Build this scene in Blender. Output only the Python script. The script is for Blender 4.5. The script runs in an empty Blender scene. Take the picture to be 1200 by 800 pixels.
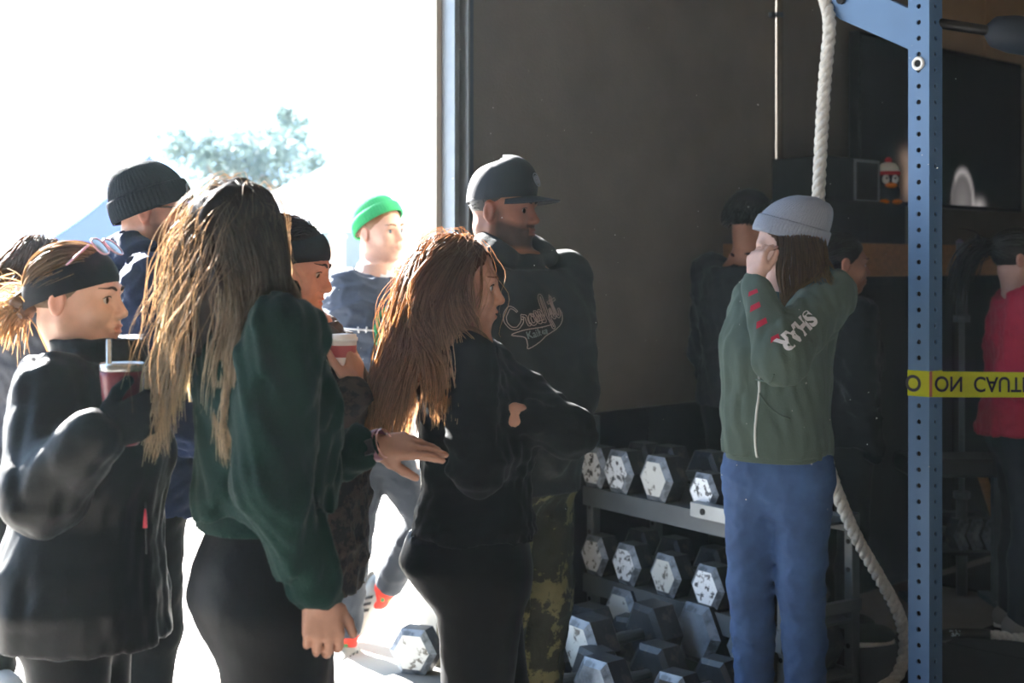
import bpy, math, random
import numpy as np
from mathutils import Vector, Matrix

S = bpy.context.scene
C = S.collection
PI = math.pi
F = 1650.0            # focal length in pixels of the 1200x800 frame
CAMZ = 1.5            # eye height
HORIZON = 310.0       # pixel row of the horizon

# ------------------------------------------------------------------ camera
cam_d = bpy.data.cameras.new('camera')
cam = bpy.data.objects.new('camera', cam_d)
C.objects.link(cam)
cam.location = (0, 0, CAMZ)
cam.rotation_euler = (PI / 2, 0, 0)
cam_d.sensor_width = 36.0
cam_d.lens = F * 36.0 / 1200.0
cam_d.shift_y = -(400 - HORIZON) / 1200.0
cam_d.clip_end = 500
cam_d.dof.use_dof = True
cam_d.dof.focus_distance = 3.7
cam_d.dof.aperture_fstop = 3.5
S.camera = cam

# ------------------------------------------------------------------ sky, sun, exposure
world = bpy.data.worlds.new('world')
S.world = world
world.use_nodes = True
wn = world.node_tree.nodes
wn['Background'].inputs[0].default_value = (0.46, 0.69, 1.0, 1)
wn['Background'].inputs[1].default_value = 3.5
sun_d = bpy.data.lights.new('sun', 'SUN')
sun_d.energy = 92.0
sun_d.angle = math.radians(0.7)
sun_d.color = (1.0, 0.975, 0.94)
sun = bpy.data.objects.new('sun', sun_d)
C.objects.link(sun)
SUN_A, SUN_E = math.radians(50.5), math.radians(28)     # travels right and towards the camera, and down
sdir = Vector((math.cos(SUN_A) * math.cos(SUN_E), -math.sin(SUN_A) * math.cos(SUN_E), -math.sin(SUN_E)))
sun.rotation_euler = sdir.to_track_quat('-Z', 'Y').to_euler()
S.view_settings.view_transform = 'Standard'
S.view_settings.look = 'None'
S.view_settings.gamma = 1.0
S.view_settings.use_curve_mapping = False
S.view_settings.exposure = 0.1
S.cycles.max_bounces = 7
S.cycles.diffuse_bounces = 4
S.cycles.glossy_bounces = 2
S.cycles.transmission_bounces = 4
S.cycles.transparent_max_bounces = 6
S.cycles.sample_clamp_indirect = 6.0
S.cycles.caustics_reflective = False
S.cycles.caustics_refractive = False


# ------------------------------------------------------------------ small helpers
def W(px, py, D):
    """a pixel of the 1200x800 frame at depth D -> a point of the place"""
    return np.array(((px - 600.0) / F * D, D, CAMZ - (py - HORIZON) / F * D))


def A(*v):
    return np.array(v, dtype=float)


def unit(v):
    v = np.asarray(v, float)
    return v / (np.linalg.norm(v) + 1e-12)


def lin(c):
    """'#rrggbb' -> linear rgb"""
    out = []
    for i in (1, 3, 5):
        x = int(c[i:i + 2], 16) / 255.0
        out.append(x / 12.92 if x <= 0.04045 else ((x + 0.055) / 1.055) ** 2.4)
    return tuple(out)


MATS = {}


def mat(name, col, rough=0.7, metal=0.0, var=0.0, vscale=30.0, bump=0.0, bscale=60.0, sheen=0.0,
        attr=None, col2=None, thresh=None, nscale=12.0, trans=0.0, emit=None, spec=0.5, stretch=None, rand=False):
    if name in MATS:
        return MATS[name]
    m = bpy.data.materials.new(name)
    m.use_nodes = True
    nt = m.node_tree
    b = nt.nodes['Principled BSDF']
    c = lin(col) if isinstance(col, str) else col
    b.inputs['Base Color'].default_value = (*c, 1)
    b.inputs['Roughness'].default_value = rough
    b.inputs['Metallic'].default_value = metal
    b.inputs['Specular IOR Level'].default_value = spec
    if sheen:
        b.inputs['Sheen Weight'].default_value = sheen
        b.inputs['Sheen Roughness'].default_value = 0.4
        b.inputs['Sheen Tint'].default_value = (*[min(1, x * 2 + 0.25) for x in c], 1)
    tc = nt.nodes.new('ShaderNodeTexCoord')
    vec = tc.outputs['Object']
    if stretch:
        mp = nt.nodes.new('ShaderNodeMapping')
        mp.inputs['Scale'].default_value = stretch
        nt.links.new(vec, mp.inputs['Vector'])
        vec = mp.outputs['Vector']
    if rand:
        oi = nt.nodes.new('ShaderNodeObjectInfo')
        ml = nt.nodes.new('ShaderNodeMath')
        ml.operation = 'MULTIPLY'
        ml.inputs[1].default_value = 40.0
        nt.links.new(oi.outputs['Random'], ml.inputs[0])
        va = nt.nodes.new('ShaderNodeVectorMath')
        nt.links.new(vec, va.inputs[0])
        nt.links.new(ml.outputs[0], va.inputs[1])
        vec = va.outputs['Vector']
    src = None
    if attr:
        at = nt.nodes.new('ShaderNodeAttribute')
        at.attribute_name = attr
        src = at.outputs['Color']
    if col2 is not None:
        nz = nt.nodes.new('ShaderNodeTexNoise')
        nz.inputs['Scale'].default_value = nscale
        nz.inputs['Detail'].default_value = 6
        nz.inputs['Roughness'].default_value = 0.65
        nt.links.new(vec, nz.inputs['Vector'])
        rp = nt.nodes.new('ShaderNodeValToRGB')
        t = thresh or (0.45, 0.55)
        rp.color_ramp.elements[0].position = t[0]
        rp.color_ramp.elements[1].position = t[1]
        c2 = lin(col2) if isinstance(col2, str) else col2
        rp.color_ramp.elements[0].color = (*c, 1)
        rp.color_ramp.elements[1].color = (*c2, 1)
        nt.links.new(nz.outputs['Fac'], rp.inputs['Fac'])
        src = rp.outputs['Color']
    if var:
        nz = nt.nodes.new('ShaderNodeTexNoise')
        nz.inputs['Scale'].default_value = vscale
        nz.inputs['Detail'].default_value = 5
        nt.links.new(vec, nz.inputs['Vector'])
        mr = nt.nodes.new('ShaderNodeMapRange')
        mr.inputs['From Min'].default_value = 0.25
        mr.inputs['From Max'].default_value = 0.75
        mr.inputs['To Min'].default_value = 1 - var
        mr.inputs['To Max'].default_value = 1 + var
        nt.links.new(nz.outputs['Fac'], mr.inputs['Value'])
        vm = nt.nodes.new('ShaderNodeVectorMath')
        vm.operation = 'MULTIPLY'
        if src is None:
            vm.inputs[0].default_value = c
        else:
            nt.links.new(src, vm.inputs[0])
        nt.links.new(mr.outputs['Result'], vm.inputs[1])
        src = vm.outputs['Vector']
    if src is not None:
        nt.links.new(src, b.inputs['Base Color'])
    if bump:
        nb = nt.nodes.new('ShaderNodeTexNoise')
        nb.inputs['Scale'].default_value = bscale
        nb.inputs['Detail'].default_value = 4
        nt.links.new(vec, nb.inputs['Vector'])
        bp = nt.nodes.new('ShaderNodeBump')
        bp.inputs['Strength'].default_value = bump
        bp.inputs['Distance'].default_value = 0.01
        nt.links.new(nb.outputs['Fac'], bp.inputs['Height'])
        nt.links.new(bp.outputs['Normal'], b.inputs['Normal'])
    if trans:
        tr = nt.nodes.new('ShaderNodeBsdfTranslucent')
        tr.inputs['Color'].default_value = (*c, 1)
        if src is not None:
            nt.links.new(src, tr.inputs['Color'])
        mx = nt.nodes.new('ShaderNodeMixShader')
        mx.inputs[0].default_value = trans
        nt.links.new(b.outputs[0], mx.inputs[1])
        nt.links.new(tr.outputs[0], mx.inputs[2])
        nt.links.new(mx.outputs[0], nt.nodes['Material Output'].inputs[0])
    if emit:
        b.inputs['Emission Color'].default_value = (*c, 1)
        b.inputs['Emission Strength'].default_value = emit
    MATS[name] = m
    return m


ORIG = {}


def mk(name, V, Fc, m, parent=None, origin=None, smooth=True, col=None, midx=None):
    """one mesh object from arrays of world points; parts share their thing's origin"""
    V = np.asarray(V, np.float64).reshape(-1, 3)
    if parent is not None:
        origin = ORIG[parent.name]
    elif origin is None:
        lo, hi = V.min(0), V.max(0)
        origin = A((lo[0] + hi[0]) / 2, (lo[1] + hi[1]) / 2, lo[2])
    origin = np.asarray(origin, float)
    me = bpy.data.meshes.new(name)
    if isinstance(Fc, np.ndarray):
        k = Fc.shape[1]
        n = len(Fc)
        me.vertices.add(len(V))
        me.vertices.foreach_set('co', (V - origin).astype(np.float32).ravel())
        me.loops.add(n * k)
        me.loops.foreach_set('vertex_index', Fc.astype(np.int32).ravel())
        me.polygons.add(n)
        me.polygons.foreach_set('loop_start', np.arange(0, n * k, k, dtype=np.int32))
        me.update(calc_edges=True)
    else:
        me.from_pydata([tuple(v) for v in (V - origin)], [], [tuple(f) for f in Fc])
        me.update()
    ms = m if isinstance(m, (list, tuple)) else [m]
    for x in ms:
        me.materials.append(x)
    if midx is not None:
        me.polygons.foreach_set('material_index', np.asarray(midx, np.int32))
    me.polygons.foreach_set('use_smooth', np.full(len(me.polygons), bool(smooth)))
    if col is not None:
        at = me.color_attributes.new('Col', 'FLOAT_COLOR', 'POINT')
        cc = np.ones((len(V), 4), np.float32)
        cc[:, :3] = col
        at.data.foreach_set('color', cc.ravel())
    o = bpy.data.objects.new(name, me)
    C.objects.link(o)
    if parent is not None:
        o.parent = parent
    else:
        o.location = origin
    ORIG[o.name] = origin
    return o


def empty(name, loc):
    o = bpy.data.objects.new(name, None)
    o.empty_display_size = 0.1
    C.objects.link(o)
    o.location = loc
    ORIG[o.name] = np.asarray(loc, float)
    return o


def tag(o, label, cat, group=None):
    o['label'] = label
    o['category'] = cat
    if group:
        o['group'] = group
    return o


def structure(o, label=None, cat=None):
    o['kind'] = 'structure'
    if label:
        o['label'] = label
    if cat:
        o['category'] = cat
    return o


class MB:
    """collects simple shapes into one mesh"""

    def __init__(self):
        self.v, self.f, self.m = [], [], []

    def add(self, V, Fs, mi=0):
        n = len(self.v)
        self.v += [tuple(x) for x in V]
        self.f += [tuple(i + n for i in f) for f in Fs]
        self.m += [mi] * len(Fs)
        return self

    def box(self, c, h, ax=None, mi=0, bev=0.0):
        """box: centre, half sizes, axes (3 unit vectors)"""
        c = np.asarray(c, float)
        ax = np.eye(3) if ax is None else np.array([unit(a) for a in ax])
        h = np.asarray(h, float)
        if bev <= 0:
            V = [c + sx * h[0] * ax[0] + sy * h[1] * ax[1] + sz * h[2] * ax[2]
                 for sx in (-1, 1) for sy in (-1, 1) for sz in (-1, 1)]
            return self.add(V, [(0, 1, 3, 2), (4, 6, 7, 5), (0, 4, 5, 1), (2, 3, 7, 6), (0, 2, 6, 4), (1, 5, 7, 3)], mi)
        b = min(bev, h.min() * 0.9)
        V, idx = [], {}
        for sx in (-1, 1):
            for sy in (-1, 1):
                for sz in (-1, 1):
                    s = (sx, sy, sz)
                    for k in range(3):
                        q = [s[i] * (h[i] - (0 if i == k else b)) for i in range(3)]
                        idx[(s, k)] = len(V)
                        V.append(c + q[0] * ax[0] + q[1] * ax[1] + q[2] * ax[2])
        Fs = []
        for k in range(3):
            i, j = [x for x in range(3) if x != k]
            for sg in (-1, 1):
                quad = []
                for a, bb in ((-1, -1), (1, -1), (1, 1), (-1, 1)):
                    s = [0, 0, 0]
                    s[k], s[i], s[j] = sg, a, bb
                    quad.append(idx[(tuple(s), k)])
                Fs.append(quad)
        for k in range(3):
            i, j = [x for x in range(3) if x != k]
            for a in (-1, 1):
                for bb in (-1, 1):
                    s0, s1 = [0, 0, 0], [0, 0, 0]
                    s0[i] = s1[i] = a
                    s0[j] = s1[j] = bb
                    s0[k], s1[k] = -1, 1
                    s0, s1 = tuple(s0), tuple(s1)
                    Fs.append([idx[(s0, i)], idx[(s1, i)], idx[(s1, j)], idx[(s0, j)]])
        for sx in (-1, 1):
            for sy in (-1, 1):
                for sz in (-1, 1):
                    s = (sx, sy, sz)
                    Fs.append([idx[(s, 0)], idx[(s, 1)], idx[(s, 2)]])
        # consistent outward normals
        V2 = np.array(V)
        out = []
        for f in Fs:
            p = V2[list(f)]
            n = np.cross(p[1] - p[0], p[2] - p[0])
            out.append(list(f) if np.dot(n, p.mean(0) - c) > 0 else list(f)[::-1])
        return self.add(V, out, mi)

    def tube(self, pts, r, n=8, mi=0, caps=True, closed=False):
        pts = [np.asarray(p, float) for p in pts]
        rs = [r] * len(pts) if np.isscalar(r) else list(r)
        V, Fs = [], []
        up = None
        N = len(pts)
        for i, p in enumerate(pts):
            a = pts[(i - 1) % N] if (i > 0 or closed) else p
            b = pts[(i + 1) % N] if (i < N - 1 or closed) else p
            t = unit(b - a)
            if up is None:
                up = np.cross(t, (0, 0, 1.0))
                if np.linalg.norm(up) < 0.1:
                    up = np.cross(t, (1.0, 0, 0))
            up = unit(up - t * np.dot(up, t))
            w = np.cross(t, up)
            for k in range(n):
                a = 2 * PI * k / n
                V.append(p + rs[i] * (math.cos(a) * up + math.sin(a) * w))
        for i in range(N if closed else N - 1):
            for k in range(n):
                a, b = i * n, ((i + 1) % N) * n
                Fs.append((a + k, a + (k + 1) % n, b + (k + 1) % n, b + k))
        if caps and not closed:
            Fs.append(tuple(range(n))[::-1])
            Fs.append(tuple((N - 1) * n + k for k in range(n)))
        return self.add(V, Fs, mi)

    def lathe(self, prof, c, ax=None, n=24, mi=0, cap=True):
        """profile of (radius, height) about the third axis"""
        ax = np.eye(3) if ax is None else np.array([unit(a) for a in ax])
        c = np.asarray(c, float)
        V, Fs = [], []
        for r, z in prof:
            for k in range(n):
                a = 2 * PI * k / n
                V.append(c + r * math.cos(a) * ax[0] + r * math.sin(a) * ax[1] + z * ax[2])
        for i in range(len(prof) - 1):
            for k in range(n):
                a, b = i * n, (i + 1) * n
                Fs.append((a + k, a + (k + 1) % n, b + (k + 1) % n, b + k))
        if cap:
            Fs.append(tuple(range(n))[::-1])
            Fs.append(tuple((len(prof) - 1) * n + k for k in range(n)))
        return self.add(V, Fs, mi)

    def prism(self, poly, n, d, mi=0):
        """flat polygon (world points) extruded along vector n by d"""
        poly = [np.asarray(p, float) for p in poly]
        n = unit(n)
        k = len(poly)
        V = poly + [p + n * d for p in poly]
        Fs = [tuple(range(k))[::-1], tuple(range(k, 2 * k))]
        for i in range(k):
            j = (i + 1) % k
            Fs.append((i, j, k + j, k + i))
        return self.add(V, Fs, mi)

    def build(self, name, m, parent=None, origin=None, smooth=False):
        return mk(name, self.v, self.f, m, parent, origin, smooth, midx=self.m)
# ------------------------------------------------------------------ rounded bodies and cloth: distance fields -> meshes
def _seg(P, a, b):
    ab = b - a
    t = np.clip(((P - a) @ ab) / (ab @ ab + 1e-12), 0, 1)
    return t, P - (a + t[:, None] * ab)


class Sh:
    """an ordered list of shapes; each is (function, bound centre, bound radius, mode, blend)"""

    def __init__(self):
        self.ops = []
        self.post = []

    def op(self, f, c, r, mode='u', k=0.02):
        self.ops.append((f, np.asarray(c, float), float(r), mode, k))
        return self

    def rc(self, a, b, r1, r2=None, k=0.02, mode='u'):
        a, b = np.asarray(a, float), np.asarray(b, float)
        r2 = r1 if r2 is None else r2

        def f(P):
            t, q = _seg(P, a, b)
            return np.sqrt(np.einsum('ij,ij->i', q, q)) - (r1 + (r2 - r1) * t)
        return self.op(f, (a + b) / 2, np.linalg.norm(b - a) / 2 + max(r1, r2), mode, k)

    def chain(self, pts, rs, k=0.02):
        for i in range(len(pts) - 1):
            self.rc(pts[i], pts[i + 1], rs[i], rs[i + 1], k if i else k)
        return self

    def ell(self, c, r, ax=None, k=0.02, mode='u'):
        c, r = np.asarray(c, float), np.asarray(r, float)
        M = np.eye(3) if ax is None else np.asarray(ax, float)

        def f(P):
            q = (P - c) @ M.T
            k0 = np.sqrt(((q / r) ** 2).sum(1))
            k1 = np.sqrt(((q / (r * r)) ** 2).sum(1)) + 1e-9
            return k0 * (k0 - 1) / k1
        return self.op(f, c, r.max(), mode, k)

    def loft(self, st, k=0.02, mode='u', n=2.3):
        """stations (z, cx, cy, a, b, yaw) sorted upwards: elliptical sections in level planes"""
        st = np.array(sorted(st), float)
        zz = np.linspace(st[0, 0], st[-1, 0], 120)
        cols = []
        for i in range(1, 6):
            y = np.interp(zz, st[:, 0], st[:, i])
            w = np.exp(-np.linspace(-2, 2, 21) ** 2)
            y = np.convolve(np.pad(y, 10, mode='edge'), w / w.sum(), 'valid')
            cols.append(y)

        def f(P):
            z = P[:, 2]
            cx, cy, a, b, yaw = [np.interp(z, zz, c) for c in cols]
            dx, dy = P[:, 0] - cx, P[:, 1] - cy
            cs, sn = np.cos(yaw), np.sin(yaw)
            fw, sd = dx * cs + dy * sn, dx * sn - dy * cs       # forward, right
            rr = np.sqrt(fw * fw + sd * sd) + 1e-9
            kk = (np.abs(sd / a) ** n + np.abs(fw / b) ** n) ** (1 / n) + 1e-9
            d = rr * (1 - 1 / kk)
            d = np.minimum(d, rr)
            d = np.where(kk < 1, np.maximum(d, (kk - 1) * np.minimum(a, b)), d)
            return np.maximum(d, np.maximum(st[0, 0] - z, z - st[-1, 0]))
        c = A(st[:, 1].mean(), st[:, 2].mean(), (st[0, 0] + st[-1, 0]) / 2)
        r = math.hypot((st[-1, 0] - st[0, 0]) / 2, st[:, 3:5].max() + np.ptp(st[:, 1]) + np.ptp(st[:, 2]))
        return self.op(f, c, r, mode, k)

    def cut(self, p, n, k=0.004):
        """remove everything on the side n points to"""
        p, n = np.asarray(p, float), unit(n)
        self.post.append(lambda P, d: np.maximum(d, (P - p) @ n))
        return self

    def folds(self, amp, freq, seed=0, stretch=(1, 1, 1.0), where=None):
        rng = np.random.RandomState(seed)
        freq, amp = freq * 3.2, amp * 0.55
        fs = rng.normal(0, 1, (5, 3))
        fs = fs / np.linalg.norm(fs, axis=1)[:, None] * freq * (0.6 + 0.9 * rng.rand(5, 1)) * np.array(stretch)
        ph = rng.rand(5) * 6.28
        ws = rng.normal(0, 1, (5, 3)) * freq * 0.35

        def g(P, d):
            n = 0
            for i in range(5):
                s = np.sin(P @ fs[i] + ph[i] + 1.4 * np.sin(P @ ws[i] + ph[4 - i]))
                n = n + (1 - 2 * np.abs(s)) * 0.5 + 0.5 * s
            w = 1.0 if where is None else where(P)
            return d + amp * 0.42 * n * w
        self.post.append(g)
        return self

    def ev(self, P):
        P = np.asarray(P, float)
        if len(P) > 6000:
            return np.concatenate([self.ev(P[i:i + 5000]) for i in range(0, len(P), 5000)])
        d = np.full(len(P), 0.12)
        if not len(P):
            return d
        lo, hi = P.min(0), P.max(0)
        for f, c, r, mode, k in self.ops:
            g = np.maximum(np.maximum(lo - c, c - hi), 0)
            if g @ g > (r + 0.12) ** 2:
                continue
            q = P - c
            sel = np.nonzero(np.einsum('ij,ij->i', q, q) < (r + 0.12) ** 2)[0]
            if not len(sel):
                continue
            v = f(P[sel])
            e = d[sel]
            if mode == 'u':
                if k > 0:
                    h = np.clip(0.5 + 0.5 * (e - v) / k, 0, 1)
                    d[sel] = e * (1 - h) + v * h - k * h * (1 - h)
                else:
                    d[sel] = np.minimum(e, v)
            elif mode == 's':
                h = np.clip(0.5 - 0.5 * (e + v) / k, 0, 1)
                d[sel] = e * (1 - h) - v * h + k * h * (1 - h)
        for g in self.post:
            d = g(P, d)
        return d

    def grad(self, P, e=0.004):
        d = self.ev(P)
        g = np.stack([self.ev(P + A(*(e * (i == j) for j in range(3)))) - d for i in range(3)], 1)
        return d, g / (np.linalg.norm(g, axis=1)[:, None] + 1e-9)

    def bounds(self):
        lo = np.min([c - r for f, c, r, m, k in self.ops if m == 'u'], axis=0)
        hi = np.max([c + r for f, c, r, m, k in self.ops if m == 'u'], axis=0)
        return lo, hi


def _axis(lo, hi, h, fine):
    xs = [lo]
    while xs[-1] < hi:
        x = xs[-1]
        s = h
        for a, b, hf in fine:
            if a - h <= x <= b:
                s = min(s, hf)
        xs.append(x + s)
    return np.array(xs)


def nets(sh, h, fine=(), clip=None):
    """surface mesh of a shape; fine = boxes ((lo, hi), step) that get smaller cells"""
    lo, hi = sh.bounds()
    # tighten: coarse probe
    g = [np.arange(lo[i] - 0.06, hi[i] + 0.1, 0.05) for i in range(3)]
    PX = np.stack(np.meshgrid(*g, indexing='ij'), -1).reshape(-1, 3)
    dd = sh.ev(PX)
    PX = PX[dd < 0.05]
    lo, hi = PX.min(0) - 0.055, PX.max(0) + 0.055
    ax = [_axis(lo[i], hi[i], h, [(b[0][i], b[1][i], s) for b, s in fine]) for i in range(3)]
    n = [len(a) for a in ax]
    # coarse field decides which nodes are near the surface
    st = 4
    ci = [np.arange(0, n[i] + st, st).clip(max=n[i] - 1) for i in range(3)]
    CP = np.stack(np.meshgrid(*[ax[i][ci[i]] for i in range(3)], indexing='ij'), -1)
    cs = CP.shape[:3]
    cd = sh.ev(CP.reshape(-1, 3)).reshape(cs)
    D = np.repeat(np.repeat(np.repeat(cd, st, 0), st, 1), st, 2)[:n[0], :n[1], :n[2]].copy()
    dx = [np.diff(np.append(ax[i][ci[i]], ax[i][-1] + h)) for i in range(3)]
    dg = np.sqrt(dx[0][:, None, None] ** 2 + dx[1][None, :, None] ** 2 + dx[2][None, None] ** 2)
    near = np.abs(cd) < dg * 1.05 + 0.006
    M = np.repeat(np.repeat(np.repeat(near, st, 0), st, 1), st, 2)
    M = M[:n[0], :n[1], :n[2]]
    ii = np.nonzero(M)
    P = np.stack([ax[k][ii[k]] for k in range(3)], 1)
    D[ii] = sh.ev(P)
    s = D < 0
    cnt = np.zeros([x - 1 for x in n], np.int8)
    for dx in (0, 1):
        for dy in (0, 1):
            for dz in (0, 1):
                cnt += s[dx:n[0] - 1 + dx, dy:n[1] - 1 + dy, dz:n[2] - 1 + dz]
    cell = np.nonzero((cnt > 0) & (cnt < 8))
    ni = len(cell[0])
    idx = np.full(cnt.shape, -1, np.int32)
    idx[cell] = np.arange(ni)
    acc = np.zeros((ni, 3))
    num = np.zeros(ni)
    base = np.stack(cell, 1)
    for axis in range(3):
        o1, o2 = [x for x in range(3) if x != axis]
        for a in (0, 1):
            for b in (0, 1):
                p0 = base.copy()
                p0[:, o1] += a
                p0[:, o2] += b
                p1 = p0.copy()
                p1[:, axis] += 1
                v0 = D[p0[:, 0], p0[:, 1], p0[:, 2]]
                v1 = D[p1[:, 0], p1[:, 1], p1[:, 2]]
                m = (v0 < 0) != (v1 < 0)
                t = np.where(m, v0 / np.where(m, v0 - v1, 1), 0)
                q0 = np.stack([ax[k][p0[:, k]] for k in range(3)], 1)
                q1 = np.stack([ax[k][p1[:, k]] for k in range(3)], 1)
                acc += np.where(m[:, None], q0 + (q1 - q0) * t[:, None], 0)
                num += m
    V = acc / num[:, None]
    Fs = []
    for axis in range(3):
        o1, o2 = (axis + 1) % 3, (axis + 2) % 3
        sl0 = [slice(None)] * 3
        sl1 = [slice(None)] * 3
        sl0[axis] = slice(0, n[axis] - 1)
        sl1[axis] = slice(1, n[axis])
        for o in (o1, o2):
            sl0[o] = slice(1, n[o] - 1)
            sl1[o] = slice(1, n[o] - 1)
        a, b = s[tuple(sl0)], s[tuple(sl1)]
        e = np.stack(np.nonzero(a != b), 1)
        ins = a[tuple(e.T)]
        e[:, o1] += 1
        e[:, o2] += 1
        quad = []
        for d1, d2 in ((-1, -1), (0, -1), (0, 0), (-1, 0)):
            q = e.copy()
            q[:, o1] += d1
            q[:, o2] += d2
            quad.append(idx[q[:, 0], q[:, 1], q[:, 2]])
        quad = np.stack(quad, 1)
        quad[~ins] = quad[~ins][:, ::-1]
        Fs.append(quad)
    Fc = np.concatenate(Fs)
    Fc = Fc[(Fc >= 0).all(1)]
    return V, Fc


def on_surface(sh, pts, dirn, up=0.15, off=0.002, n=70):
    """slide points along dirn onto the shape, from outside"""
    pts = np.asarray(pts, float)
    dirn = unit(dirn)
    p = pts - dirn * up
    for _ in range(n):
        d = sh.ev(p)
        p = p + dirn * np.clip(d - off, -0.01, 0.02)[:, None] * 0.8
    return p
# ------------------------------------------------------------------ people
def rot(v, ax, a):
    ax = unit(ax)
    v = np.asarray(v, float)
    return v * math.cos(a) + np.cross(ax, v) * math.sin(a) + ax * np.dot(ax, v) * (1 - math.cos(a))


class Frame:
    """a head's own axes: x right, y forward, z up"""

    def __init__(self, o, yaw, pitch=0.0, roll=0.0, s=1.0):
        yaw, pitch, roll = [math.radians(x) for x in (yaw, pitch, roll)]
        f = A(math.cos(yaw), math.sin(yaw), 0)
        r = A(math.sin(yaw), -math.cos(yaw), 0)
        u = A(0, 0, 1.0)
        f, u = rot(f, r, pitch), rot(u, r, pitch)          # pitch > 0 looks up
        r, u = rot(r, f, roll), rot(u, f, roll)            # roll > 0 tips the right ear down
        self.o, self.M, self.s = np.asarray(o, float), np.array([r, f, u]), s

    def w(self, x, y, z):
        return self.o + self.s * (A(x, y, z) @ self.M)

    def wv(self, L):
        return self.o + self.s * (np.asarray(L) @ self.M)

    def l(self, P):
        return ((np.asarray(P) - self.o) @ self.M.T) / self.s

    def d(self, x, y, z):
        return A(x, y, z) @ self.M


CR_C, CR_R = A(0, -0.014, 0.034), A(0.075, 0.097, 0.083)      # cranium


def head_sdf(sh, h, male=False, neck_to=None, neck_r=0.056, nose=1.0, brow=0.0, chin=1.0):
    w, s, M = h.w, h.s, h.M
    E = lambda c, r, k, mode='u': sh.ell(w(*c), np.array(r) * s, M, k * s, mode)
    R = lambda a, b, r1, r2, k, mode='u': sh.rc(w(*a), w(*b), r1 * s, r2 * s, k * s, mode)
    jw = 1.08 if male else 1.0
    if neck_to is not None:
        R((0, -0.03, -0.05), tuple(h.l(neck_to)), neck_r, neck_r * 1.08, 0.03)
    E(CR_C, CR_R, 0.02)
    E((0, 0.028, -0.028), (0.061 * jw, 0.064, 0.082), 0.03)
    for q in (-1, 1):
        R((q * 0.05 * jw, -0.004, -0.055), (q * 0.021 * jw, 0.06, -0.092 * chin), 0.019, 0.016, 0.025)
        E((q * 0.04, 0.064, -0.03), (0.02, 0.02, 0.022), 0.025)                       # cheek
    E((0, 0.066, -0.096 * chin), (0.022 * jw, 0.02, 0.017), 0.018)
    R((-0.034, 0.079, 0.02), (0.034, 0.079, 0.02), 0.013 + brow, 0.013 + brow, 0.02)
    for q in (-1, 1):
        E((q * 0.032, 0.1, -0.002), (0.019, 0.017, 0.013), 0.014, 's')
    # nose
    R((0, 0.084, 0.012), (0, 0.106 * (0.9 + 0.1 * nose), -0.028), 0.0085, 0.0105, 0.012)
    E((0, 0.1055 * (0.9 + 0.1 * nose), -0.031), (0.0105, 0.012, 0.0098), 0.007)
    for q in (-1, 1):
        E((q * 0.0115, 0.0965, -0.036), (0.0075, 0.0105, 0.0072), 0.006)
    # mouth
    E((0, 0.086, -0.064), (0.028, 0.014, 0.021), 0.014)
    E((0, 0.0965, -0.0585), (0.022, 0.0085, 0.0058), 0.004)
    E((0, 0.0955, -0.0695), (0.019, 0.0085, 0.0068), 0.004)
    R((-0.021, 0.0985, -0.064), (0.021, 0.0985, -0.064), 0.0028, 0.0028, 0.003, 's')
    # lids
    for q in (-1, 1):
        R((q * 0.017, 0.0825, 0.0088), (q * 0.046, 0.0735, 0.0068), 0.0036, 0.0036, 0.004)
        R((q * 0.018, 0.081, -0.0112), (q * 0.045, 0.0735, -0.0100), 0.0034, 0.0034, 0.004)
    # ears
    for q in (-1, 1):
        E((q * 0.078, -0.012, -0.008), (0.009, 0.019, 0.031), 0.008)
        E((q * 0.086, -0.008, -0.006), (0.006, 0.011, 0.02), 0.006, 's')
    return sh


def eyes(h, parent, iris='#3a2a1c', look=(0, 1, 0)):
    look = unit(look)
    for q in (-1, 1):
        V, Fs, mi = [], [], []
        n1, n2 = 9, 14
        ex = unit(np.cross(look, (0, 0, 1)))
        ez = np.cross(ex, look)
        for i in range(n1 + 1):
            th = PI * i / n1
            for j in range(n2):
                ph = 2 * PI * j / n2
                L = look * math.cos(th) + math.sin(th) * (math.cos(ph) * ex + math.sin(ph) * ez)
                V.append(h.w(*(A(q * 0.0315, 0.0735, -0.0015) + 0.0122 * L)))
        for i in range(n1):
            for j in range(n2):
                Fs.append((i * n2 + j, i * n2 + (j + 1) % n2, (i + 1) * n2 + (j + 1) % n2, (i + 1) * n2 + j))
                mi.append(1 if i < 2 else 0)
        ey = mk('eye', V, Fs, [mat('eye_white', '#bdb5ae', 0.3), mat('iris' + iris, iris, 0.2)], parent, midx=mi)
        b = MB()
        b.tube([h.w(q * x, y, z) for x, y, z in ((0.019, 0.0865, 0.0040), (0.025, 0.0878, 0.0066), (0.033, 0.0868, 0.0072), (0.041, 0.0825, 0.0050), (0.046, 0.0785, 0.0018))], [0.0006, 0.0011, 0.0013, 0.0013, 0.0005], 5)
        b.build('lashes', mat('dark_lashes', '#1d1512', 0.8), ey, smooth=True)


def eyebrows(h, body, parent, col, th=0.0034):
    for q in (-1, 1):
        L = np.array([(q * (0.013 + 0.038 * t), 0.14, 0.0205 + 0.006 * math.sin(PI * min(1, t * 1.25) * 0.75)) for t in np.linspace(0, 1, 9)])
        p = on_surface(body, h.wv(L), h.d(0, -1, 0), up=0.02, off=0.0006)
        b = MB()
        rs = [th * h.s * x for x in (0.7, 1, 1.1, 1.1, 1, 0.9, 0.75, 0.5, 0.25)]
        b.tube(p, rs, 6)
        b.build('eyebrow', col, parent, smooth=True)


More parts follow.
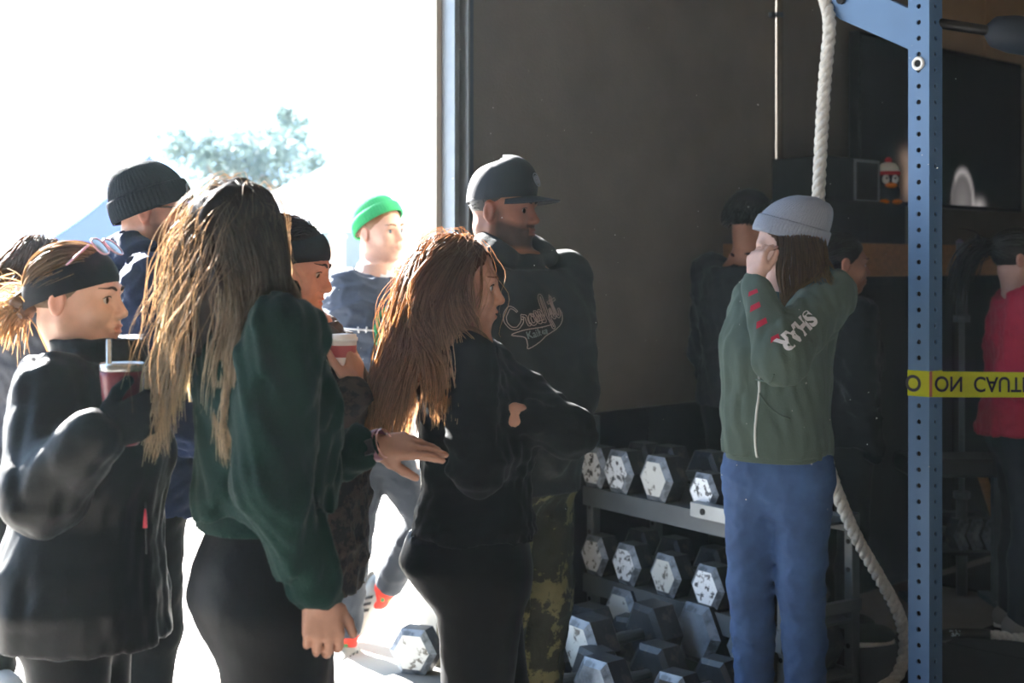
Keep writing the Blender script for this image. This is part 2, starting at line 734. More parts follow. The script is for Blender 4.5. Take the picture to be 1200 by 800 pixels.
def hand_sdf(sh, wrist, f, n, side, curl=(0.3, 0.35, 0.25), spread=0.06, s=1.0, thumb=(0.7, 0.6, 0.25), tcurl=0.3, lift=(0, 0, 0, 0)):
    """palm with five fingers; f = finger direction, n = where the palm faces, side = +1 for a right hand"""
    f = unit(f)
    n = unit(n - f * np.dot(n, f))
    t = np.cross(f, n) * side                     # towards the thumb
    w = np.asarray(wrist, float)
    offs = (0.030, 0.010, -0.0105, -0.029)
    base = (0.086, 0.089, 0.085, 0.077)
    lens = (0.070, 0.077, 0.071, 0.056)
    sh.rc(w - f * 0.03 * s, w + f * 0.02 * s, 0.025 * s, 0.024 * s, 0.015)
    for i in range(4):
        kn = w + s * (f * base[i] + t * offs[i])
        sh.rc(w + s * (f * 0.02 + t * offs[i] * 0.6), kn, 0.0165 * s, 0.0115 * s, 0.012)
        fd = unit(f + t * offs[i] / 0.03 * spread)
        fd = rot(fd, np.cross(fd, n), lift[i] if lift else 0)
        p = kn
        r = (0.0098, 0.0092, 0.0083, 0.0068) if i < 3 else (0.0086, 0.008, 0.0073, 0.006)
        for j, q in enumerate((0.45, 0.30, 0.25)):
            fd = rot(fd, np.cross(fd, n), curl[j])
            p2 = p + fd * lens[i] * q * s
            sh.rc(p, p2, r[j] * s, r[j + 1] * s, 0.003)
            p = p2
    td = unit(f * thumb[0] + t * thumb[1] + n * thumb[2])
    p = w + s * (f * 0.022 + t * 0.022)
    sh.rc(w + f * 0.03 * s, p + td * 0.03 * s, 0.017 * s, 0.014 * s, 0.012)
    p = p + td * 0.03 * s
    for j, q in enumerate((0.034, 0.028)):
        p2 = p + td * q * s
        sh.rc(p, p2, (0.0115 - 0.0015 * j) * s, (0.0105 - 0.002 * j) * s, 0.004)
        p = p2
        td = rot(td, np.cross(td, f + n * 0.3), tcurl)
    return sh


PROFILE = {      # relative height, half width, half depth (for a 1.70 m figure), forward shift
    'f': ((0.455, 0.150, 0.105, 0.0), (0.50, 0.172, 0.122, -0.012), (0.545, 0.165, 0.115, -0.008), (0.615, 0.128, 0.095, 0.008),
          (0.66, 0.135, 0.105, 0.01), (0.715, 0.150, 0.122, 0.018), (0.76, 0.158, 0.108, 0.006), (0.80, 0.150, 0.085, -0.004), (0.83, 0.098, 0.07, -0.01), (0.855, 0.055, 0.055, -0.008)),
    'm': ((0.455, 0.150, 0.108, 0.0), (0.50, 0.165, 0.118, -0.01), (0.55, 0.160, 0.113, -0.004), (0.615, 0.150, 0.11, 0.008),
          (0.66, 0.158, 0.115, 0.01), (0.72, 0.176, 0.124, 0.012), (0.765, 0.185, 0.115, 0.004), (0.80, 0.175, 0.092, -0.004), (0.83, 0.11, 0.075, -0.01), (0.86, 0.06, 0.06, -0.008)),
}


class Fig:
    """a skeleton: feet at (x, y), height H, facing yaw (degrees; 0 = image right, -90 = to the camera, 90 = away)"""

    def __init__(self, px, D, H, yaw, sex='f', lean=(0, 0), twist=0.0, width=1.0, depth=1.0, shoulder=None):
        self.H, self.sex, self.D = H, sex, D
        self.base = A((px - 600) / F * D, D, 0)
        self.yaw = math.radians(yaw)
        self.cyaw = math.radians(yaw + twist)
        self.lean = lean                     # (forward, right) shift of the neck in metres
        self.width, self.depth = width, depth
        self.k = H / 1.70
        self.fw, self.rt = self.dirs(self.yaw)
        self.cf, self.cr = self.dirs(self.cyaw)
        sw = (shoulder or (0.165 if sex == 'f' else 0.195)) * self.k
        n = self.spine(0.815)
        self.shR = n + self.cr * sw
        self.shL = n - self.cr * sw
        hw = 0.092 * self.k * width
        p = self.spine(0.50)
        self.hipR, self.hipL = p + self.rt * hw, p - self.rt * hw
        self.kneeR, self.kneeL = [q - A(0, 0, 0.225 * H) + self.fw * 0.015 for q in (self.hipR, self.hipL)]
        self.ankR, self.ankL = [A(q[0], q[1], 0.05 * H) - self.fw * 0.02 for q in (self.hipR, self.hipL)]
        self.elR = self.shR - A(0, 0, 0.185 * H) + self.cr * 0.03
        self.elL = self.shL - A(0, 0, 0.185 * H) - self.cr * 0.03
        self.wrR = self.elR - A(0, 0, 0.145 * H) + self.cf * 0.05
        self.wrL = self.elL - A(0, 0, 0.145 * H) + self.cf * 0.05
        self.toe = self.fw
        self.toeL = None
        self.toeR = None
        self.fup = None

    def dirs(self, y):
        return A(math.cos(y), math.sin(y), 0), A(math.sin(y), -math.cos(y), 0)

    def spine(self, rel):
        t = np.clip((rel - 0.5) / 0.35, 0, 1.3)
        t = t ** 1.4
        return self.base + A(0, 0, rel * self.H) + t * (self.fw * self.lean[0] + self.rt * self.lean[1])

    def yawat(self, rel):
        t = min(1, max(0, (rel - 0.52) / 0.2))
        return self.yaw + (self.cyaw - self.yaw) * t

    def stations(self, lo=0.0, hi=1.0, add=0.0, over=None, zlo=None):
        """torso stations between two relative heights; add = cloth thickness; over = {rel: (extra width, extra depth, shift)}"""
        out = []
        for rel, a, b, fs in PROFILE[self.sex]:
            if rel < lo or rel > hi:
                continue
            ea = eb = es = 0
            if over:
                ks = sorted(over)
                ea = np.interp(rel, ks, [over[q][0] for q in ks])
                eb = np.interp(rel, ks, [over[q][1] for q in ks])
                es = np.interp(rel, ks, [over[q][2] for q in ks])
            y = self.yawat(rel)
            c = self.spine(rel) + self.dirs(y)[0] * (fs * self.k + es)
            out.append((rel * self.H, c[0], c[1], a * self.k * self.width + add + ea, b * self.k * self.depth + add + eb, y))
        if zlo is not None:
            q = np.array(out)
            first = tuple([zlo] + [np.interp(zlo, q[:, 0], q[:, i]) for i in range(1, 6)])
            out = [first] + [x for x in out if x[0] > zlo + 0.01]
        return out


def body_mesh(fig, h, name, label, skin, tint=None, male=False, handR=None, handL=None, fine=0.0048, step=0.016,
              neck_r=0.056, nose=1.0, brow=0.0, chin=1.0, hand_s=1.0, group=None, facecol=None, hand_fine=0.0052):
    """the whole figure as one continuous skin: head, neck, trunk, arms with hands, legs with feet"""
    k = fig.k
    sh = Sh()
    nb = fig.spine(0.835)
    sh.loft(fig.stations(), 0.02)
    for shd, el, wr in ((fig.shR, fig.elR, fig.wrR), (fig.shL, fig.elL, fig.wrL)):
        sh.rc(shd, el, 0.046 * k, 0.037 * k, 0.04)
        sh.rc(el, wr, 0.037 * k, 0.024 * k, 0.02)
    for hp, kn, an, toe in ((fig.hipR, fig.kneeR, fig.ankR, fig.toeR), (fig.hipL, fig.kneeL, fig.ankL, fig.toeL)):
        sh.rc(hp, kn, 0.078 * k, 0.052 * k, 0.04)
        sh.rc(kn, an, 0.052 * k, 0.034 * k, 0.02)
        t = fig.toe if toe is None else toe
        fu = A(0, 0, 1.0)
        if toe is not None:
            q = fig.fup if (fig.fup is not None and an is fig.ankL) else kn - an
            fu = unit(q - t * np.dot(q, t))
        sh.rc(an - fu * 0.03, an + t * 0.12 - fu * 0.045, 0.034, 0.026, 0.02)
    boxes = [((h.o - 0.14 * h.s, h.o + A(0.14, 0.14, 0.16) * h.s), fine)]
    for hd, wr, side in ((handR, fig.wrR, 1), (handL, fig.wrL, -1)):
        if hd:
            hand_sdf(sh, wr, side=side, s=hand_s, **hd)
            c = wr + unit(hd['f']) * 0.08
            boxes.append(((c - 0.11, c + 0.11), hand_fine))
    head_sdf(sh, h, male, nb, neck_r, nose, brow, chin)
    V, Fc = nets(sh, step, boxes)
    base = np.array(lin(skin))
    col = np.tile(base, (len(V), 1))
    L = h.l(V)
    # lips and ears are pinker, the rest even
    lips = (np.abs(L[:, 2] + 0.064) < 0.0105) & (np.abs(L[:, 0]) < 0.022 - 0.6 * np.abs(L[:, 2] + 0.064)) & (L[:, 1] > 0.088)
    col[lips] = base * np.array((0.92, 0.68, 0.66))
    ears = (np.abs(L[:, 0]) > 0.072) & (np.abs(L[:, 2]) < 0.045) & (np.abs(L[:, 1]) < 0.04)
    col[ears] = base * np.array((1.0, 0.82, 0.8))
    if facecol:
        col = facecol(L, col, base)
    o = mk(name, V, Fc, mat('skin', '#ffffff', 0.52, attr='Col', var=0.06, vscale=60, bump=0.05, bscale=300), origin=fig.base, col=col)
    tag(o, label, 'person', group)
    return o, sh


def cloth(name, sh, m, parent, h=0.0105, fine=()):
    V, Fc = nets(sh, h, fine)
    return mk(name, V, Fc, m, parent)


def sleeve(sh, a, e, w, r, k=0.03, cuff=0.0, puff=1.0):
    a, e, w = [np.asarray(x, float) for x in (a, e, w)]
    sh.rc(a, e, r[0], r[1], k)
    w2 = e + (w - e) * 0.9
    sh.rc(e, w2, r[1], r[2], k * 0.7)
    if cuff:
        sh.rc(e + (w - e) * 0.93, e + (w - e) * 1.02, cuff, cuff, 0.012)
    return sh


def pants(fig, m, parent, r=(0.098, 0.064, 0.05), add=0.012, top=0.60, seat=0.0, fold=0.004, hem=None, h=0.0115, name='trousers', over=None, seed=1):
    k = fig.k
    sh = Sh()
    ov = {0.4: (0, seat, -seat), 0.5: (0, seat, -seat), 0.6: (0, 0, 0)} if over is None else over
    st = fig.stations(0.0, top, add, ov)
    b0 = st[0]
    st = [(b0[0] - 0.05 * k, b0[1], b0[2], b0[3] * 0.62, b0[4] * 0.62, b0[5])] + st
    sh.loft(st, 0.02)
    for hp, kn, an in ((fig.hipR, fig.kneeR, fig.ankR), (fig.hipL, fig.kneeL, fig.ankL)):
        hp2 = hp - A(0, 0, 0.03 * k)
        end = an if hem is None else kn + (an - kn) * hem
        sh.rc(hp2, kn, r[0] * k, r[1] * k, 0.05)
        mid = kn + (end - kn) * 0.35 - fig.fw * 0.012
        sh.rc(kn, mid, r[1] * k, (r[1] * 0.45 + r[2] * 0.55) * k * 1.04, 0.02)
        sh.rc(mid, end, (r[1] * 0.45 + r[2] * 0.55) * k * 1.04, r[2] * k, 0.02)
    if fold:
        sh.folds(fold, 26, seed, (1, 1, 0.9))
    return cloth(name, sh, m, parent, h), sh


def shoe(fig, an, toe, m, parent, sole=None, L=0.25, name='shoe', up=A(0, 0, 1.0)):
    toe, up = unit(toe), unit(up)
    sd = np.cross(toe, up)
    an = np.asarray(an, float)
    g = an - up * (np.dot(an, up) - 0.0) if False else an - up * 0.075
    sh = Sh()
    sh.rc(an - up * 0.0, g + up * 0.05 - toe * 0.02, 0.04, 0.042, 0.02)
    sh.rc(g + up * 0.045 - toe * 0.03, g + up * 0.038 + toe * (L * 0.58), 0.04, 0.034, 0.03)
    sh.ell(g + up * 0.038 + toe * L * 0.45, (0.046, 0.1, 0.036), [sd, toe, up], 0.03)
    sh.cut(g + up * 0.016, -up)
    cloth(name, sh, m, parent, 0.009)
    s2 = Sh()
    s2.ell(g + up * 0.012 + toe * L * 0.28, (0.05, L * 0.56, 0.05), [sd, toe, up], 0.01)
    s2.cut(g + up * 0.024, up)
    s2.cut(g, -up)
    cloth('sole', s2, sole or m, parent, 0.008)


# ---------------------------------------------------------------- hair and hats
def hairline(L):
    """roots allowed on the scalp (unit directions of the cranium)"""
    x, y, z = L.T
    return (y < 0.30 + 0.55 * np.clip(z, -1, 1)) & (z > -0.55 - 0.2 * y) & ~((np.abs(x) > 0.8) & (y > -0.1) & (z < 0.1))


def strands(h, col, n, flow, seed, m, parent, name='hair', steps=18, ds=0.024, r=0.0009, collide=None, lay=(0.003, 0.022),
            region=None, wave=0.0, core=None, tip=0.25, curl_f=9.0, lens=(0.75, 1.0), clump=0.35, var=0.25, init=0.6, damp=0.62, col_tip=None):
    """hair as many thin tapering locks that start on the scalp, fall along flow() and lie on what they touch"""
    rng = np.random.RandomState(seed)
    D = rng.normal(0, 1, (n * 6, 3))
    D /= np.linalg.norm(D, axis=1)[:, None]
    keep = hairline(D)
    if region is not None:
        keep &= region(D)
    D = D[keep][:n]
    n = len(D)
    L0 = CR_C + CR_R * 1.012 * D
    P = h.wv(L0)
    Nn = (D / CR_R)
    Nn = Nn / np.linalg.norm(Nn, axis=1)[:, None]
    V0 = flow(D, 0.0, L0, rng)                       # in head axes
    vel = (V0 * init + Nn * (1 - init))
    vel = (vel @ h.M)
    vel /= np.linalg.norm(vel, axis=1)[:, None]
    lay_i = lay[0] + (lay[1] - lay[0]) * rng.rand(n) ** 1.3
    LEN = (lens[0] + (lens[1] - lens[0]) * rng.rand(n))
    # neighbouring strands share a wave so that locks form
    nc = max(8, n // 28)
    cc = D[rng.randint(0, n, nc)]
    ci = np.argmax(D @ cc.T, 1)
    cph = rng.rand(nc, 3) * 6.28
    camp = 0.5 + rng.rand(nc)
    pts = [P]
    for s in range(1, steps + 1):
        t = s / steps
        tg = flow(D, t, h.l(P), rng) @ h.M
        w = np.stack([np.sin(curl_f * t * 6.28 / 6 + cph[ci, k]) for k in range(3)], 1) * camp[ci][:, None] * wave * min(1, t * 2.2)
        tg = tg + w + rng.normal(0, 0.06, (n, 3))
        vel = vel * damp + tg * (1 - damp)
        vel /= np.linalg.norm(vel, axis=1)[:, None] + 1e-9
        P = P + vel * (ds * LEN)[:, None]
        if collide is not None:
            for _ in range(2):
                d, g = collide.grad(P)
                push = np.clip(lay_i - d, 0, 0.03)
                P = P + g * push[:, None]
        pts.append(P)
    T = np.stack(pts, 1)                             # n, steps+1, 3
    if clump:
        mean = np.zeros((nc, steps + 1, 3))
        cnt = np.bincount(ci, minlength=nc)
        np.add.at(mean, ci, T)
        mean /= np.maximum(cnt, 1)[:, None, None]
        a = clump * np.linspace(0, 1, steps + 1)[None, :, None]
        T = T * (1 - a) + mean[ci] * a
    return tubes(T, r, col, m, parent, name, rng, tip, core, var, col_tip)


def tubes(T, r, col, m, parent, name, rng, tip=0.25, core=None, var=0.25, col_tip=None):
    n, k, _ = T.shape
    tan = np.gradient(T, axis=1)
    tan /= np.linalg.norm(tan, axis=2)[:, :, None] + 1e-9
    ref = rng.normal(0, 1, (n, 1, 3))
    u = np.cross(tan, np.broadcast_to(ref, tan.shape))
    u /= np.linalg.norm(u, axis=2)[:, :, None] + 1e-9
    w = np.cross(tan, u)
    rr = (r * (0.7 + 0.6 * rng.rand(n)))[:, None] * np.interp(np.linspace(0, 1, k), [0, 0.15, 0.7, 1], [0.8, 1, 1, tip])[None]
    V = []
    for a in range(3):
        an = 2 * PI * a / 3
        V.append(T + rr[:, :, None] * (math.cos(an) * u * 1.6 + math.sin(an) * w))
    V = np.stack(V, 2).reshape(-1, 3)                # (n, k, 3) rings
    i0 = (np.arange(n)[:, None, None] * k + np.arange(k - 1)[None, :, None]) * 3
    a = np.arange(3)[None, None]
    b = (a + 1) % 3
    Fc = np.stack([i0 + a, i0 + b, i0 + 3 + b, i0 + 3 + a], -1).reshape(-1, 4)
    c = np.array(col)[None] * (1 - var + 2 * var * rng.rand(n, 1))
    cv = np.repeat(c, k * 3, 0)
    if col_tip is not None:
        tt = np.tile(np.repeat(np.linspace(0, 1, k), 3), n)[:, None]
        cv = cv * (1 - tt) + (np.array(col_tip)[None] * (cv / np.array(col))) * tt
    if core is not None:
        V2, F2 = core
        Fc = np.concatenate([Fc, F2 + len(V)])
        V = np.concatenate([V, V2])
        cv = np.concatenate([cv, np.tile(np.array(col) * 0.75, (len(V2), 1))])
    return mk(name, V, Fc, m, parent, col=cv)


def hair_mat(trans=0.35):
    return mat('hair%.2f' % trans, '#ffffff', 0.38, attr='Col', trans=trans, spec=0.5)


def cap_core(h, grow=0.006, back=-0.03, low=-0.04):
    """a close scalp cap under the strands, leaving the face free"""
    sh = Sh()
    sh.ell(h.wv(CR_C), (CR_R + grow) * h.s, h.M, 0)
    f = h.d(0, 1, 0)
    u = h.d(0, 0, 1)
    sh.cut(h.w(0, 0.052, 0.04), unit(f * 0.8 - u * 0.62))
    sh.cut(h.w(0, 0, low), unit(-u + f * 0.25))
    return nets(sh, 0.009)


def beanie(h, m, parent, col_rib=64, z0=-0.002, tilt=18, top=0.135, cuff=0.055, slouch=0.0, grow=0.011, name='beanie', rib=0.0013, cuffmat=None, point=0.0):
    """knitted hat: folded cuff and ribbed crown about an axis tipped back"""
    tl = math.radians(tilt)
    ax_u = unit(h.d(0, -math.sin(tl), math.cos(tl)))
    ax_f = unit(h.d(0, math.cos(tl), math.sin(tl)))
    ax_r = h.d(1, 0, 0)
    c = h.wv(CR_C)
    nu = col_rib * 3
    def ring(z, rx, ry, off, amp, sl=0):
        out = []
        for i in range(nu):
            a = 2 * PI * i / nu
            rr = amp * math.cos(col_rib * a)
            out.append(c + h.s * ((rx + off + rr) * math.cos(a) * ax_r + ((ry + off + rr) * math.sin(a) + sl) * ax_f + z * ax_u))
        return out
    rows = []
    def rad(z):
        q = max(0.0, 1 - (z / (CR_R[2] + 0.012)) ** 2)
        return math.sqrt(q)
    crown = []
    zs = np.linspace(z0, top, 15)
    ztop = top
    for z in zs:
        t = (z - z0) / (ztop - z0)
        # follow the skull low down, round off above
        q = math.sqrt(max(0.0, 1 - max(0, (t - 0.05) / 0.95) ** 2.3)) if t < 0.999 else 0.0
        rows.append((z, (CR_R[0] + 0.001) * q, (CR_R[1] + 0.001) * q, grow * min(1, q * 2), -slouch * t * t))
    V, Fs = [], []
    for z, rx, ry, off, sl in rows:
        V += ring(z, rx, ry, off, rib if rx > 0.02 else 0, sl)
    for i in range(len(rows) - 1):
        for k in range(nu):
            Fs.append((i * nu + k, i * nu + (k + 1) % nu, (i + 1) * nu + (k + 1) % nu, (i + 1) * nu + k))
    o = mk(name, V, Fs, m, parent)
    if cuff:
        V, Fs = [], []
        prof = [(z0 - 0.003, 0.004), (z0 - 0.006, 0.0085), (z0 + 0.004, 0.011), (z0 + cuff * 0.5, 0.011), (z0 + cuff - 0.004, 0.0105), (z0 + cuff, 0.007), (z0 + cuff - 0.003, 0.001)]
        for z, off in prof:
            t = (z - z0) / (ztop - z0)
            q = math.sqrt(max(0.0, 1 - max(0, (t - 0.05) / 0.95) ** 2.3))
            V += ring(z, CR_R[0] * q, CR_R[1] * q, grow + off - 0.003, rib * 1.3, -slouch * max(0, t) ** 2)
        for i in range(len(prof) - 1):
            for k in range(nu):
                Fs.append((i * nu + k, i * nu + (k + 1) % nu, (i + 1) * nu + (k + 1) % nu, (i + 1) * nu + k))
        mk('cuff', V, Fs, cuffmat or m, o)
    return o


def headband(h, m, parent, f_hi=0.085, f_lo=0.036, b_hi=0.0, b_lo=-0.045, grow=0.009):
    """wide stretch band: front edge heights and back edge heights in head units"""
    nu, nv = 56, 7
    V, Fs = [], []
    for j in range(nv):
        for i in range(nu):
            a = 2 * PI * i / nu
            t = 0.5 + 0.5 * math.sin(a)                 # 1 in front, 0 behind
            lo, hi = b_lo + (f_lo - b_lo) * t, b_hi + (f_hi - b_hi) * t
            z = lo + (hi - lo) * j / (nv - 1) - CR_C[2]
            q = math.sqrt(max(0.05, 1 - (z / (CR_R[2] + 0.004)) ** 2)) if z > 0 else math.sqrt(max(0.2, 1 - (z / 0.2) ** 2))
            e = grow - (0.002 if j in (0, nv - 1) else 0)
            V.append(h.w(CR_C[0] + (CR_R[0] * q + e) * math.cos(a), CR_C[1] + (CR_R[1] * q + e) * math.sin(a), z + CR_C[2]))
    for j in range(nv - 1):
        for i in range(nu):
            Fs.append((j * nu + i, j * nu + (i + 1) % nu, (j + 1) * nu + (i + 1) % nu, (j + 1) * nu + i))
    return mk('headband', V, Fs, m, parent)


def sunglasses(h, o_l, tilt, m_frame, m_lens, width=0.132, lens_h=0.042, temple=0.125, name='sunglasses', parent=None, label=None, rad=0.0022):
    """frame with two lenses, bridge and temples; o_l = bridge point in head units, tilt = degrees about the ear axis"""
    a = math.radians(tilt)
    fx = h.d(1, 0, 0)
    fy = h.d(0, math.cos(a), math.sin(a))
    fz = h.d(0, -math.sin(a), math.cos(a))
    o = h.w(*o_l)
    root = None
    b = MB()
    lens = []
    for q in (-1, 1):
        c = o + q * fx * (width * 0.26) + fz * (-0.004)
        loop = []
        for i in range(22):
            t = 2 * PI * i / 22
            cx, cz = math.cos(t), math.sin(t)
            x = math.copysign(abs(cx) ** 0.75, cx) * width * 0.215
            z = math.copysign(abs(cz) ** 0.8, cz) * lens_h * 0.5
            loop.append(c + fx * x + fz * (z - 0.003 * (x * q / 0.03)) - fy * (0.012 * abs(x * q + 0.02) ** 1.0 if x * q > 0 else 0))
        b.tube(loop, rad, 6, closed=True)
        lens.append(loop)
    b.tube([o - fx * 0.008 + fz * 0.008, o + fy * 0.002 + fz * 0.010, o + fx * 0.008 + fz * 0.008], rad * 1.1, 6)
    root = b.build(name, m_frame, parent, smooth=True)
    if label:
        tag(root, label, 'sunglasses')
    for q, loop in zip((-1, 1), lens):
        lb = MB()
        cen = np.mean(loop, 0) + fy * 0.003
        lb.add([cen] + loop, [(0, i + 1, (i + 1) % len(loop) + 1) for i in range(len(loop))])
        lb.build('lens', m_lens, root, smooth=True)
        tb = MB()
        s = o + q * fx * width * 0.49 + fz * 0.006 - fy * 0.008
        tb.tube([s, s - fy * temple * 0.45 + q * fx * 0.004, s - fy * temple * 0.8 + q * fx * 0.002, s - fy * temple - fz * 0.03], [rad * 1.3, rad * 1.1, rad, rad], 6)
        tb.build('temple', m_frame, root, smooth=True)
    return root


def decal_strokes(paths, o, u, v, n, sh, m, parent, name, r=0.0016, off=0.0015, flat=0.5, closed=()):
    """embroidered or printed lines laid on a garment: paths in (u, v) metres about o, slid along -n onto the cloth"""
    b = MB()
    u, v, n = unit(u), unit(v), unit(n)
    for i, pth in enumerate(paths):
        pts = np.array([np.asarray(o) + u * p[0] + v * p[1] for p in pth])
        pts = on_surface(sh, pts, -n, 0.08, off)
        b.tube(pts, r, 5)
    return b.build(name, m, parent, smooth=True)


def smooth_path(p, n=6):
    p = np.array(p, float)
    out = []
    for i in range(len(p) - 1):
        p0, p1, p2, p3 = p[max(i - 1, 0)], p[i], p[i + 1], p[min(i + 2, len(p) - 1)]
        for t in np.linspace(0, 1, n, endpoint=False):
            out.append(0.5 * ((2 * p1) + (-p0 + p2) * t + (2 * p0 - 5 * p1 + 4 * p2 - p3) * t * t + (-p0 + 3 * p1 - 3 * p2 + p3) * t ** 3))
    out.append(p[-1])
    return np.array(out)


def decal_poly(polys, o, u, v, n, sh, m, parent, name, off=0.0012, sub=3):
    """printed filled shapes (quads in u, v metres), each cut into a small grid and laid on the cloth"""
    V, Fs = [], []
    u, v, n = unit(u), unit(v), unit(n)
    for q in polys:
        q = np.array(q, float)
        b0 = len(V)
        for i in range(sub + 1):
            for j in range(sub + 1):
                s, t = i / sub, j / sub
                p = (1 - s) * (1 - t) * q[0] + s * (1 - t) * q[1] + s * t * q[2] + (1 - s) * t * q[3]
                V.append(np.asarray(o) + u * p[0] + v * p[1])
        for i in range(sub):
            for j in range(sub):
                a = b0 + i * (sub + 1) + j
                Fs.append((a, a + sub + 1, a + sub + 2, a + 1))
    V = on_surface(sh, np.array(V), -n, 0.08, off)
    return mk(name, V, Fs, m, parent)
# ------------------------------------------------------------------ the building
WU, WN = A(0.72, 0.694, 0), A(0.694, -0.72, 0)       # along the door wall (away to the right) and into the gym
WP0 = A(-0.289, 5.3, 0)                                  # edge of the door opening
UP = A(0, 0, 1.0)


def wp(t, d, z):
    return WP0 + WU * t + WN * d + UP * z


def tpx(px, d=0.0):
    """place along the wall that shows at pixel column px, d metres in front of the wall"""
    r = (px - 600) / F
    x0, y0 = (WP0 + WN * d)[:2]
    return (r * y0 - x0) / (WU[0] - r * WU[1])


WAX = (WU, WN, UP)
ROOM_T0, ROOM_T1, ROOM_D, ROOM_H = -8.5, 6.6, 11.0, 4.3
DOOR_W, DOOR_H = 5.6, 3.5
m_wall = mat('brown_painted_wall', '#77736c', 0.8, var=0.10, vscale=3.0, bump=0.15, bscale=90, col2='#7f7a72', thresh=(0.3, 0.7), nscale=4)
m_ceil = mat('ceiling_paint', '#8c8378', 0.9, var=0.06, vscale=2)
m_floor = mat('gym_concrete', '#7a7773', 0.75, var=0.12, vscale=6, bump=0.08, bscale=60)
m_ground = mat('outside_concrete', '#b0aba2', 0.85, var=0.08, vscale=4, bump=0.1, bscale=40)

b = MB()
b.box(wp(ROOM_T1 / 2 + 0.06, -0.025, ROOM_H / 2), (ROOM_T1 / 2 + 0.05, 0.025, ROOM_H / 2), WAX)
b.box(wp(-DOOR_W / 2, -0.025, (DOOR_H + ROOM_H) / 2), (DOOR_W / 2 + 0.012, 0.025, (ROOM_H - DOOR_H) / 2), WAX)
b.box(wp((-DOOR_W + ROOM_T0) / 2, -0.1, ROOM_H / 2), ((ROOM_T0 + DOOR_W) / -2, 0.1, ROOM_H / 2), WAX)
structure(b.build('wall_back', m_wall), 'dark brown painted wall with the wide door opening', 'wall')
b = MB()
b.box(wp(ROOM_T1 + 0.1, ROOM_D / 2, ROOM_H / 2), (0.1, ROOM_D / 2, ROOM_H / 2), WAX)
structure(b.build('wall_right', m_wall), 'brown wall closing the gym on the right', 'wall')
b = MB()
b.box(wp(ROOM_T0 - 0.1, ROOM_D / 2, ROOM_H / 2), (0.1, ROOM_D / 2, ROOM_H / 2), WAX)
structure(b.build('wall_left', m_wall), 'brown wall closing the gym on the left', 'wall')
b = MB()
b.box(wp((ROOM_T0 + ROOM_T1) / 2, ROOM_D + 0.1, ROOM_H / 2), ((ROOM_T1 - ROOM_T0) / 2 + 0.2, 0.1, ROOM_H / 2), WAX)
structure(b.build('wall_front', m_wall), 'brown wall behind the photographer', 'wall')
b = MB()
b.box(wp((ROOM_T0 + ROOM_T1) / 2, ROOM_D / 2, -0.05), ((ROOM_T1 - ROOM_T0) / 2, ROOM_D / 2 + 0.0, 0.05), WAX)
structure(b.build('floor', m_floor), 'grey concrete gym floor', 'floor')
b = MB()
b.box(wp((ROOM_T0 + ROOM_T1) / 2, ROOM_D / 2, ROOM_H + 0.06), ((ROOM_T1 - ROOM_T0) / 2 + 0.2, ROOM_D / 2 + 0.2, 0.06), WAX)
structure(b.build('ceiling', m_ceil), 'dull beige gym ceiling', 'ceiling')
b = MB()
b.box(wp(0, -30.05, -0.075), (60, 30.0, 0.05), WAX)
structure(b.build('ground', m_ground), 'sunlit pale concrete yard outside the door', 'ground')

# steel door track beside the opening
m_steel = mat('grey_steel', '#8d9296', 0.45, metal=0.6, var=0.08, vscale=20)
m_steel_b = mat('blue_grey_steel', '#59646e', 0.5, metal=0.5)
m_trim = mat('pale_door_trim', '#cfc8bb', 0.6)
b = MB()
b.box(wp(-0.012, -0.01, DOOR_H / 2), (0.012, 0.045, DOOR_H / 2), WAX)
o = b.build('trim_1', m_trim)
structure(o, 'pale trim lining the edge of the door opening', 'door trim')
ORIG[o.name] = np.array(o.location)
b = MB()
b.box(wp(0.012, 0.06, DOOR_H / 2), (0.012, 0.05, DOOR_H / 2), WAX)
b.box(wp(0.05, 0.1, DOOR_H / 2), (0.004, 0.035, DOOR_H / 2), WAX)
b.box(wp(0.03, 0.012, DOOR_H / 2), (0.04, 0.006, DOOR_H / 2), WAX)
rail = structure(b.build('trim_2', m_steel), 'steel guide rail of the roll-up door with a row of bolts', 'door rail')
b = MB()
b.box(wp(0.135, 0.006, DOOR_H / 2), (0.05, 0.005, DOOR_H / 2), WAX)
b.box(wp(0.088, 0.03, DOOR_H / 2), (0.005, 0.03, DOOR_H / 2), WAX)
b.build('bracket', m_steel_b, rail)
m_bolt = mat('zinc_bolt', '#e8e8e8', 0.4, metal=0.2)
for i in range(13):
    z = 0.34 + i * 0.2215
    b = MB()
    b.lathe([(0.015, 0), (0.015, 0.004), (0.011, 0.009), (0.004, 0.011)], wp(0.14, 0.011, z), (WU, UP, WN), 10)
    b.build('bolt', m_bolt, rail, smooth=True)

# conduit on the wall
m_pipe = mat('brown_conduit', '#6e665c', 0.85)
t = tpx(913, 0.03)
b = MB()
b.tube([wp(t, 0.03, 0.0), wp(t, 0.03, ROOM_H - 0.01)], 0.018, 10)
o = b.build('conduit_pipe', m_pipe, smooth=True)
tag(o, 'thin brown vertical conduit pipe running up the wall', 'pipe')
for z in (0.6, 1.7, 2.7, 3.7):
    b = MB()
    b.box(wp(t, 0.012, z), (0.045, 0.012, 0.012), WAX)
    b.lathe([(0.022, -0.012), (0.022, 0.012)], wp(t, 0.03, z), None, 10)
    b.build('clamp', m_steel_b, o)

# ------------------------------------------------------------------ rig: perforated post, brace and beam
NB = A(-0.743, -0.669, 0)          # the face turned to the door
ND = A(0.669, -0.743, 0)           # the face turned into the gym
m_rig = mat('blue_grey_powder_coat', '#5678a0', 0.42, var=0.05, vscale=12)
m_hole = mat('black_inside', '#08090a', 0.8)
PC = A(489 / F * 4.45, 4.45, 0) - (NB + ND) * 0.038


